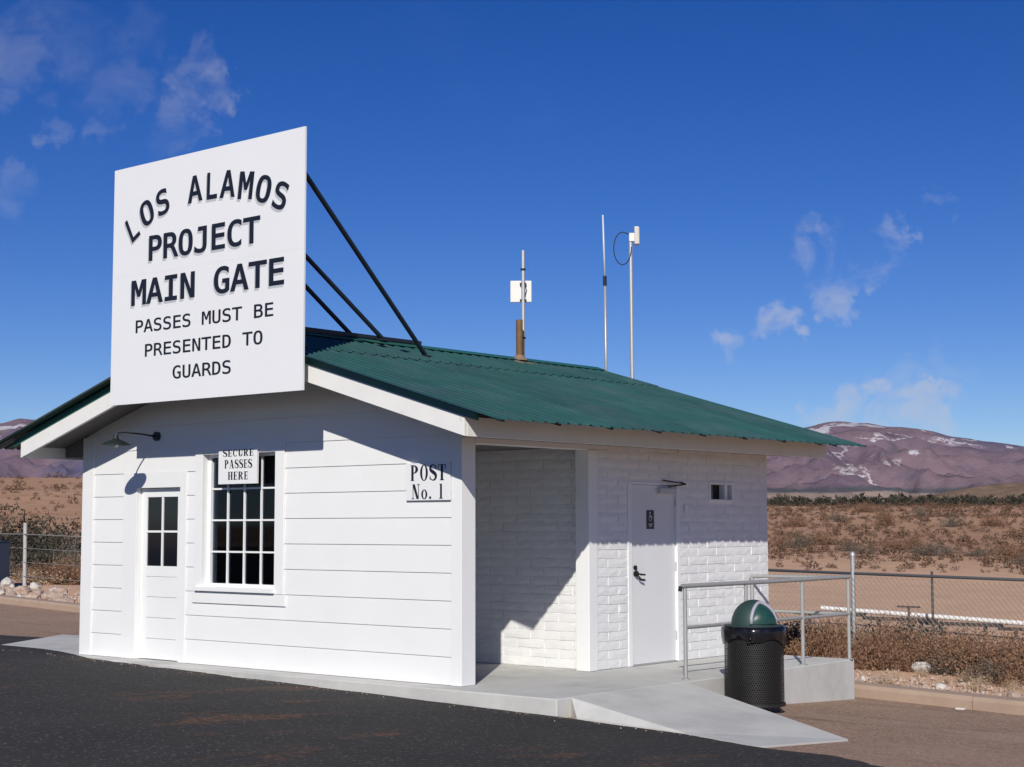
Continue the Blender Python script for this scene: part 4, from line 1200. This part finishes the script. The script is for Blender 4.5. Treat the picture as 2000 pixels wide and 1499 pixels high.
# one bit of litter on the old asphalt
lp = CAM + ray(1876, 1386)*((-.50-CAM.z)/ray(1876, 1386).z)
o = MB().box(lp.x-.05, lp.x+.05, lp.y-.03, lp.y+.03, near_z(lp.x, lp.y)+.001, near_z(lp.x, lp.y)+.018).build('litter', PLASTIC_W, bevel=.004)
tag(o, 'small pale scrap of litter on the old asphalt by the kerb', 'litter')

# ------------------------------------------------------------------ vegetation
def foliage_mat(name, c1, c2):
    M = bpy.data.materials.new(name); M.use_nodes = True
    ns, ls = M.node_tree.nodes, M.node_tree.links; b = ns['Principled BSDF']; b.inputs['Roughness'].default_value = .9; b.inputs['Specular IOR Level'].default_value = .1
    geo = ns.new('ShaderNodeNewGeometry'); mx = ns.new('ShaderNodeMixRGB'); mx.inputs[1].default_value = (*c1, 1); mx.inputs[2].default_value = (*c2, 1)
    ls.new(geo.outputs['Random Per Island'], mx.inputs[0]); ls.new(mx.outputs[0], b.inputs['Base Color']); return M
DRYB = foliage_mat('dry_brown_twigs', (.16, .085, .05), (.30, .185, .12))
GREYB = foliage_mat('grey_sage_twigs', (.09, .075, .06), (.19, .16, .13))
DARKB = foliage_mat('dark_shrub_leaves', (.035, .036, .028), (.085, .08, .06))
STRAW = foliage_mat('dry_straw_grass', (.36, .26, .17), (.50, .38, .26))
def bush_mesh(seed, material, n_st, n_leaf, leaf=.045, flat=.85):
    q = random.Random(seed); mb = MB()
    for s_ in range(n_st):
        a = q.uniform(0, 6.283); e = math.acos(q.uniform(0.0, 1)) ; L = q.uniform(.7, 1.0)
        d = Vector((math.sin(e)*math.cos(a), math.sin(e)*math.sin(a), math.cos(e)*flat))
        p0 = Vector((q.uniform(-.12, .12), q.uniform(-.12, .12), 0)); p1 = p0 + d*L*.55 + Vector((0, 0, .06)); p2 = p0 + d*L
        w = .008; side_ = d.cross(Vector((0, 0, 1))).normalized()*w if d.cross(Vector((0, 0, 1))).length > .05 else Vector((w, 0, 0))
        mb.add([p0-side_, p0+side_, p1+side_*.7, p1-side_*.7, p2], [(0, 1, 2, 3), (3, 2, 4)])
        for k in range(n_leaf):
            t = q.uniform(.25, 1.05); c = p0.lerp(p2, t) + Vector((q.gauss(0, .07), q.gauss(0, .07), q.gauss(0, .06)))
            if c.z < .0: c.z = q.uniform(0, .1)
            u = Vector((q.gauss(0, 1), q.gauss(0, 1), q.gauss(0, 1)+.4)).normalized(); v_ = u.cross(Vector((q.gauss(0, 1), q.gauss(0, 1), q.gauss(0, 1)))).normalized()
            l_ = leaf*q.uniform(.6, 1.6); w_ = leaf*.28
            mb.add([c-v_*w_, c+v_*w_, c+u*l_], [(0, 1, 2)])
    me = mesh('bush', mb.v, mb.f, material); return me
dry = [bush_mesh(100+i, DRYB, 150, 30, .05) for i in range(3)]
grey = [bush_mesh(120+i, GREYB, 80, 24, .05) for i in range(2)]
drk = [bush_mesh(140+i, DARKB, 80, 26, .065) for i in range(2)]
straw = [bush_mesh(160+i, STRAW, 60, 8, .09, 1.1) for i in range(2)]
vr = random.Random(77)
def plant(name, me, x, y, rad, h, label, cat, group=None):
    o = bpy.data.objects.new(name, me); col.objects.link(o); o.location = (x, y, terr(x, y)-.03); o.scale = (rad, rad*vr.uniform(.85, 1.1), h); o.rotation_euler = (0, 0, vr.uniform(0, 6.28))
    tag(o, label, cat, group); return o
# thicket of brown tumbleweed bushes between kerb and fence on the right
def gpt(px, y, py=1300):
    p = on_plane_y(px, py, y); return p.x
thick = [(1575, 8.9, .55, .70, dry), (1632, 8.7, .45, .82, dry), (1700, 8.4, .50, .70, dry), (1735, 9.1, .6, .85, dry), (1790, 9.2, .55, .55, dry), (1850, 8.9, .6, .58, dry), (1850, 8.3, .42, .40, grey), (1905, 8.6, .6, .70, dry),
         (1960, 8.3, .6, .78, dry), (2010, 8.7, .6, .85, dry), (1990, 7.8, .45, .62, dry), (2060, 8.2, .7, .8, dry), (1545, 9.5, .5, .55, drk), (1600, 9.6, .5, .62, drk), (1780, 10.9, .7, .80, drk), (1690, 10.6, .6, .65, drk),
         (1930, 7.65, .38, .48, grey), (1665, 8.2, .36, .36, dry), (1755, 8.5, .42, .5, dry), (1820, 9.8, .6, .62, dry), (1880, 9.9, .7, .7, dry), (1560, 10.4, .6, .6, drk)]
names_r = ['brown bush seen through the handrail just right of the trash can', 'tall brown bush between the handrail post and its middle post', 'brown bush just right of the fence end post', 'brown bush in front of the first pipe stand',
  'low brown bush below the T-shaped marker post', 'brown bush above the whitish boulder', 'greyish low bush right of the whitish boulder', 'wide brown bush behind the rock strip, right of the boulder',
  'dense brown bush behind the rock strip near the right frame edge', 'tall brown bush cut by the right frame edge', 'front brown bush nearest the kerb at the right edge', 'brown bush partly outside the right frame edge',
  'dark shrub behind the trash can lid', 'dark shrub behind the middle handrail', 'dark shrub in front of the pipe between its two stands', 'dark shrub beside the fence end post, below the pipe',
  'small greyish bush among the rocks at right', 'small brown bush at the corner of the landing', 'small brown bush left of the whitish boulder', 'brown bush along the fence below the tall stake', 'broad brown bush along the fence, right part', 'dark shrub at the back corner of the building']
for (px, y, rad, h, kind), nm in zip(thick, names_r):
    plant('bush', vr.choice(kind), gpt(px, y), y, rad*1.12, h*(1.12 if px < 1760 else .98), nm, 'bush', 'bushes along the right fence')
for i in range(26):
    x = vr.uniform(6.2, 11); y = kerb_y(x)+vr.uniform(.7, 2.2)
    plant('grass_tuft', vr.choice(straw), x, y, vr.uniform(.1, .2), vr.uniform(.12, .26), 'dry straw-coloured grass tuft among the rocks behind the right kerb', 'grass', 'grass tufts behind the right kerb')
# left side: shrubs behind the wire fence
lefts = [(15, 13.0, .9, .85, grey, 'greyish brush beside the blue cabinet'), (75, 16.5, 1.4, 1.5, drk, 'dark shrub right behind the pale fence post'), (40, 21, 2.0, 2.2, drk, 'tall dark shrub at upper left beyond the fence post'),
         (120, 22, 2.1, 1.7, drk, 'dark shrub beyond the fence near the building corner'), (150, 14.0, 1.0, 1.7, grey, 'grey brown shrub touching the left building corner'), (140, 12.8, .8, 1.0, dry, 'rust brown shrub at the left building corner'),
         (85, 13.2, 1.0, .75, dry, 'low brown shrub between fence post and building'), (30, 16.0, .9, .9, drk, 'dark shrub left of the pale fence post'), (110, 12.4, .8, .42, straw, 'pale straw clump between fence post and building'),
         (60, 12.3, .7, .4, straw, 'pale straw clump at the foot of the fence post'), (5, 20, 1.6, 1.2, drk, 'dark shrub at the left frame edge above the cabinet'), (100, 19, .9, .6, drk, 'small dark shrub on the slope beyond the fence')]
for px, y, rad, h, kind, nm in lefts:
    plant('shrub', vr.choice(kind), on_plane_y(px, 1130, y).x, y, rad, h, nm, 'shrub', 'shrubs behind the left fence')
# distinct larger shrubs on the right-hand slope
slope = [(1530, 62, 1.1, 1.2, dry), (1560, 60, 1.5, 1.4, grey), (1603, 66, 1.3, 1.5, dry), (1660, 58, 1.1, 1.1, grey), (1690, 56, 1.4, .9, grey), (1745, 62, 1.2, 1.2, dry), (1785, 64, 1.1, 1.6, dry), (1812, 57, 1.9, 1.3, grey),
         (1850, 60, 1.2, .8, grey), (1905, 58, 1.3, .8, grey), (1935, 60, 1.5, .7, grey), (1975, 56, 1.6, 1.5, dry), (1995, 53, 1.2, .9, grey), (1730, 90, 1.6, 2.0, dry), (1640, 95, 1.4, 1.4, grey), (1860, 90, 1.6, 1.6, grey), (1940, 92, 1.5, 1.7, dry), (1555, 88, 1.5, 1.6, dry), (1800, 110, 1.5, 1.7, grey), (1690, 115, 1.5, 1.8, dry)]
where = ['near the building corner', 'greyish and low beside the building', 'rounded, above the handrail', 'behind the fence end post', 'greyish and low, right of the fence end post', 'small, midway up', 'upright, left of the widest one', 'wide and greyish, above the fence', 'low and greyish, right of the widest one',
  'low and greyish, farther right', 'greyish and flat, farther right', 'large, at the right frame edge', 'greyish, cut by the right frame edge', 'tall, high on the slope', 'greyish, high on the slope left', 'greyish, high on the slope right', 'upright, high near the right edge', 'high beside the building', 'greyish, highest in the middle', 'brown, highest left of the middle']
for (px, y, rad, h, kind), nm in zip(slope, where):
    x = on_plane_y(px, 1040, y).x
    plant('desert_shrub', vr.choice(kind), x, y, rad*.72, h*.72, 'desert shrub on the brown slope, '+nm, 'shrub', 'shrubs on the slope')
# countless small scrub on the slopes
mb = MB(); q = random.Random(9)
n_s = 0
while n_s < 6600:
    a = R(q.uniform(-34, -20)) if n_s < 2700 else R(q.uniform(-63, -50)) if n_s < 3300 else R(q.uniform(-50, -34)) if n_s < 4700 else R(q.choice((q.uniform(-75, -63), q.uniform(-20, -4)))); r = 58*math.exp(q.uniform(0, 1)**.8*math.log(200/58))
    x, y = CAM.x+r*math.sin(a), CAM.y+r*math.cos(a)
    if r < 70 and q.random() < .75: n_s += 1; continue
    z = terr(x, y); s = (q.uniform(.08, .17) if q.random() < .85 else q.uniform(.17, .34))*(1+r/200); n_s += 1
    for k in range(44):
        ang, el = q.uniform(0, 6.283), q.uniform(0, 1)
        c = Vector((x+s*math.cos(ang)*math.sqrt(1-el*el)*q.uniform(.3, 1), y+s*math.sin(ang)*math.sqrt(1-el*el)*q.uniform(.3, 1), z+s*el*q.uniform(.4, 1.1)))
        u = Vector((q.gauss(0, 1), q.gauss(0, 1), q.gauss(0, 1)+.5)).normalized()*s*.36; v_ = Vector((q.gauss(0, 1), q.gauss(0, 1), q.gauss(0, 1))).normalized()*s*.13
        mb.add([c-v_, c+v_, c+u], [(0, 1, 2)])
me = mesh('scrub', mb.v, mb.f, foliage_mat('scrub_leaves', (.075, .046, .030), (.20, .125, .085)))
tag(link(bpy.data.objects.new('scrub', me)), 'low brown scrub covering the desert slope', 'scrub', kind='stuff')
# far line of dark trees beyond the slope
mb = MB()
for i in range(1100):
    a = R(q.uniform(-36, -16)) if i < 620 else R(q.choice((q.uniform(-48, -36), q.uniform(-16, -4)))); r = q.uniform(215, 480)
    x, y = CAM.x+r*math.sin(a), CAM.y+r*math.cos(a); z = terr(x, y); s = q.uniform(.9, 2.3)*(r/480)*(1.35 if q.random() < .15 else 1); 
    for k in range(26):
        ang, el = q.uniform(0, 6.283), q.uniform(0, 1)
        c = Vector((x+s*math.cos(ang)*math.sqrt(1-el*el)*q.uniform(.2, 1), y+s*math.sin(ang)*math.sqrt(1-el*el)*q.uniform(.2, 1), z+s*1.1*el))
        u = Vector((q.gauss(0, 1), q.gauss(0, 1), q.gauss(0, 1)+.5)).normalized()*s*.5; v_ = Vector((q.gauss(0, 1), q.gauss(0, 1), q.gauss(0, 1))).normalized()*s*.22
        mb.add([c-v_, c+v_, c+u], [(0, 1, 2)])
me = mesh('far_trees', mb.v, mb.f, foliage_mat('far_tree_leaves', (.028, .029, .022), (.065, .06, .042)))
tag(link(bpy.data.objects.new('far_trees', me)), 'dark line of distant trees below the mountains', 'trees', kind='stuff')

# ------------------------------------------------------------------ mountains
def mountain_material(snow_z):
    M = bpy.data.materials.new('purple_brown_mountain'); M.use_nodes = True
    ns, ls = M.node_tree.nodes, M.node_tree.links; b = ns['Principled BSDF']; b.inputs['Roughness'].default_value = 1; b.inputs['Specular IOR Level'].default_value = 0
    geo = ns.new('ShaderNodeNewGeometry')
    def nz(scale, det=8, rough=.6, st=(1, 1, 1)):
        mp = ns.new('ShaderNodeMapping'); mp.inputs['Scale'].default_value = st; ls.new(geo.outputs['Position'], mp.inputs[0])
        n = ns.new('ShaderNodeTexNoise'); n.inputs['Scale'].default_value = scale; n.inputs['Detail'].default_value = det; n.inputs['Roughness'].default_value = rough; ls.new(mp.outputs[0], n.inputs[0]); return n.outputs[0]
    def rmp(src, lo, hi, to=1.0):
        r = ns.new('ShaderNodeMapRange'); r.inputs['From Min'].default_value = lo; r.inputs['From Max'].default_value = hi; r.inputs['To Max'].default_value = to; ls.new(src, r.inputs['Value']); return r.outputs[0]
    def mix(f, a, c):
        mx = ns.new('ShaderNodeMixRGB')
        for i, v in ((1, a), (2, c)):
            if isinstance(v, tuple): mx.inputs[i].default_value = (*v, 1)
            else: ls.new(v, mx.inputs[i])
        ls.new(f, mx.inputs[0]); return mx.outputs[0]
    c = mix(rmp(nz(.003), .35, .65), (.155, .105, .135), (.225, .15, .165))
    c = mix(rmp(nz(.006, 8, .65), .52, .68), c, (.10, .085, .12))
    c = mix(rmp(nz(.02, 8, .7), .56, .74, .7), c, (.09, .085, .085))
    sep = ns.new('ShaderNodeSeparateXYZ'); ls.new(geo.outputs['Position'], sep.inputs[0])
    hgt = rmp(sep.outputs[2], snow_z*.45, snow_z, .17)
    ad = ns.new('ShaderNodeMath'); ad.operation = 'ADD'; ls.new(nz(.0075, 9, .62, (1, .55, 1)), ad.inputs[0]); ls.new(hgt, ad.inputs[1])
    c = mix(rmp(nz(.0011, 3, .5), .56, .62, .75), c, (.095, .095, .165))  # broad dark blue patches: cloud shadow put into the rock colour
    c = mix(rmp(ad.outputs[0], .70, .735, .75), c, (.60, .585, .62))
    # thin snow-filled gullies
    def ad2(a, op, v):
        m_ = ns.new('ShaderNodeMath'); m_.operation = op; ls.new(a, m_.inputs[0]); m_.inputs[1].default_value = v; return m_.outputs[0]
    gul = nz(.0032, 7, .62, (1, 1, 2.2))
    ab = ad2(ad2(gul, 'SUBTRACT', .5), 'ABSOLUTE', 0)
    line = ns.new('ShaderNodeMapRange'); line.inputs['From Min'].default_value = .016; line.inputs['From Max'].default_value = .004; ls.new(ab, line.inputs['Value'])
    msk = ns.new('ShaderNodeMath'); msk.operation = 'MULTIPLY'; ls.new(line.outputs[0], msk.inputs[0]); ls.new(rmp(nz(.0042, 4, .5), .52, .60, .8), msk.inputs[1])
    c = mix(msk.outputs[0], c, (.60, .57, .58))
    # dark tree belt low on the slope, pale plain below it
    jz = ns.new('ShaderNodeMath'); jz.operation = 'MULTIPLY_ADD'; jz.inputs[1].default_value = 22; ls.new(nz(.004, 5), jz.inputs[0]); ls.new(sep.outputs[2], jz.inputs[2])
    b1 = rmp(jz.outputs[0], 118, 108); b0 = rmp(jz.outputs[0], 96, 101)
    bm2 = ns.new('ShaderNodeMath'); bm2.operation = 'MULTIPLY'; ls.new(b1, bm2.inputs[0]); ls.new(b0, bm2.inputs[1])
    c = mix(rmp(jz.outputs[0], 101, 96), c, (.30, .225, .18))
    c = mix(bm2.outputs[0], c, (.085, .085, .09))
    ls.new(c, b.inputs['Base Color'])
    bp = ns.new('ShaderNodeBump'); bp.inputs['Strength'].default_value = 1; bp.inputs['Distance'].default_value = 18
    ls.new(nz(.012, 8, .65), bp.inputs['Height']); ls.new(bp.outputs[0], b.inputs['Normal'])
    return M
def sil(px):
    tbl = [(-700, 905), (-300, 850), (-80, 836), (0, 832), (35, 821), (75, 824), (130, 836), (250, 870), (500, 900), (900, 905), (1250, 895), (1450, 858), (1560, 838), (1600, 830), (1640, 826), (1690, 829), (1730, 836), (1790, 842), (1850, 856), (1920, 868), (2000, 880), (2150, 905), (2500, 930), (3000, 940)]
    for (a, ya), (b_, yb) in zip(tbl, tbl[1:]):
        if a <= px <= b_: return lerp(ya, yb, (px-a)/(b_-a))
    return 940
mv, mf = [], []
NA, NR = 700, 90
R0, R1 = 4100, 7200
for i in range(NA+1):
    az = R(-78 + 76*i/NA)
    px = CX + F_PX*math.tan(az - YAW) if abs(az-YAW) < 1.2 else 9999
    top = 1.58 + (1023-sil(px))/F_PX*6200*math.cos(az-YAW)**-1*math.cos(az-YAW)
    for j in range(NR+1):
        t = j/NR; r = R0 + (R1-R0)*t
        x, y = CAM.x+r*math.sin(az), CAM.y+r*math.cos(az)
        rise = min(1, t/.68); fall = max(0, (t-.68)/.32)
        foot = 1.58 + (1023-972)/F_PX*R0 - 25
        sh = rise**1.35
        rid = 1 - abs(noise.noise(Vector((x*.0016, y*.0016, 1))))*2
        rid2 = 1 - abs(noise.noise(Vector((x*.0045, y*.0045, 6))))*2
        rid3 = 1 - abs(noise.noise(Vector((x*.011, y*.011, 4))))*2
        nn_ = (rid*.30 + rid2*.20 + rid3*.07 - .31)*(top-foot)*math.sin(math.pi*min(1, rise))**.9
        z = foot + (top-foot)*sh + nn_ - fall*140
        z += noise.noise(Vector((x*.012, y*.012, 2)))*6*rise
        mv.append((x, y, z))
for i in range(NA):
    for j in range(NR):
        a = i*(NR+1)+j; mf.append((a, a+1, a+NR+2, a+NR+1))
mt = obj('mountains', mv, mf, mountain_material(390), smooth=True); tag(mt, 'purple brown mountain range with patches of snow', kind='structure')
bm = bmesh.new(); bm.from_mesh(mt.data); bmesh.ops.recalc_face_normals(bm, faces=bm.faces)
if sum(f.normal.z for f in bm.faces) < 0: bmesh.ops.reverse_faces(bm, faces=bm.faces)
bm.to_mesh(mt.data); bm.free()
# rounded olive foothill in front of the range at far right
hv, hf = [], []
c0 = CAM + ray(2050, 990)*1500
for i in range(41):
    for j in range(41):
        u, v_ = -1+2*i/40, -1+2*j/40
        x, y = c0.x + u*190, c0.y + v_*150
        rr_ = math.hypot(u, v_)
        h_ = 25*max(0, 1-rr_**1.5) * (1+.25*noise.noise(Vector((x*.02, y*.02, 0))))
        hv.append((x, y, terr(x, y) - 3 + h_))
for i in range(40):
    for j in range(40):
        a = i*41+j; hf.append((a, a+41, a+42, a+1))
hill = obj('foothill', hv, hf, mat('olive_tan_hill', (.20, .135, .095), 1, var=.45, vscale=.06, spec=0), smooth=True); tag(hill, 'rounded olive tan foothill at the far right', kind='structure')

# ------------------------------------------------------------------ thin desert haze
HZ = bpy.data.materials.new('haze_air'); HZ.use_nodes = True
ns, ls = HZ.node_tree.nodes, HZ.node_tree.links; ns.clear()
o_ = ns.new('ShaderNodeOutputMaterial'); pv = ns.new('ShaderNodeVolumePrincipled')
pv.inputs['Density'].default_value = 1.5e-5; pv.inputs['Color'].default_value = (.72, .80, 1, 1); pv.inputs['Anisotropy'].default_value = .1
ls.new(pv.outputs[0], o_.inputs['Volume'])
hz = MB().box(-9000, 9000, -9000, 9000, -40, 520).build('haze', HZ); tag(hz, 'thin blue haze over the desert valley', kind='stuff')
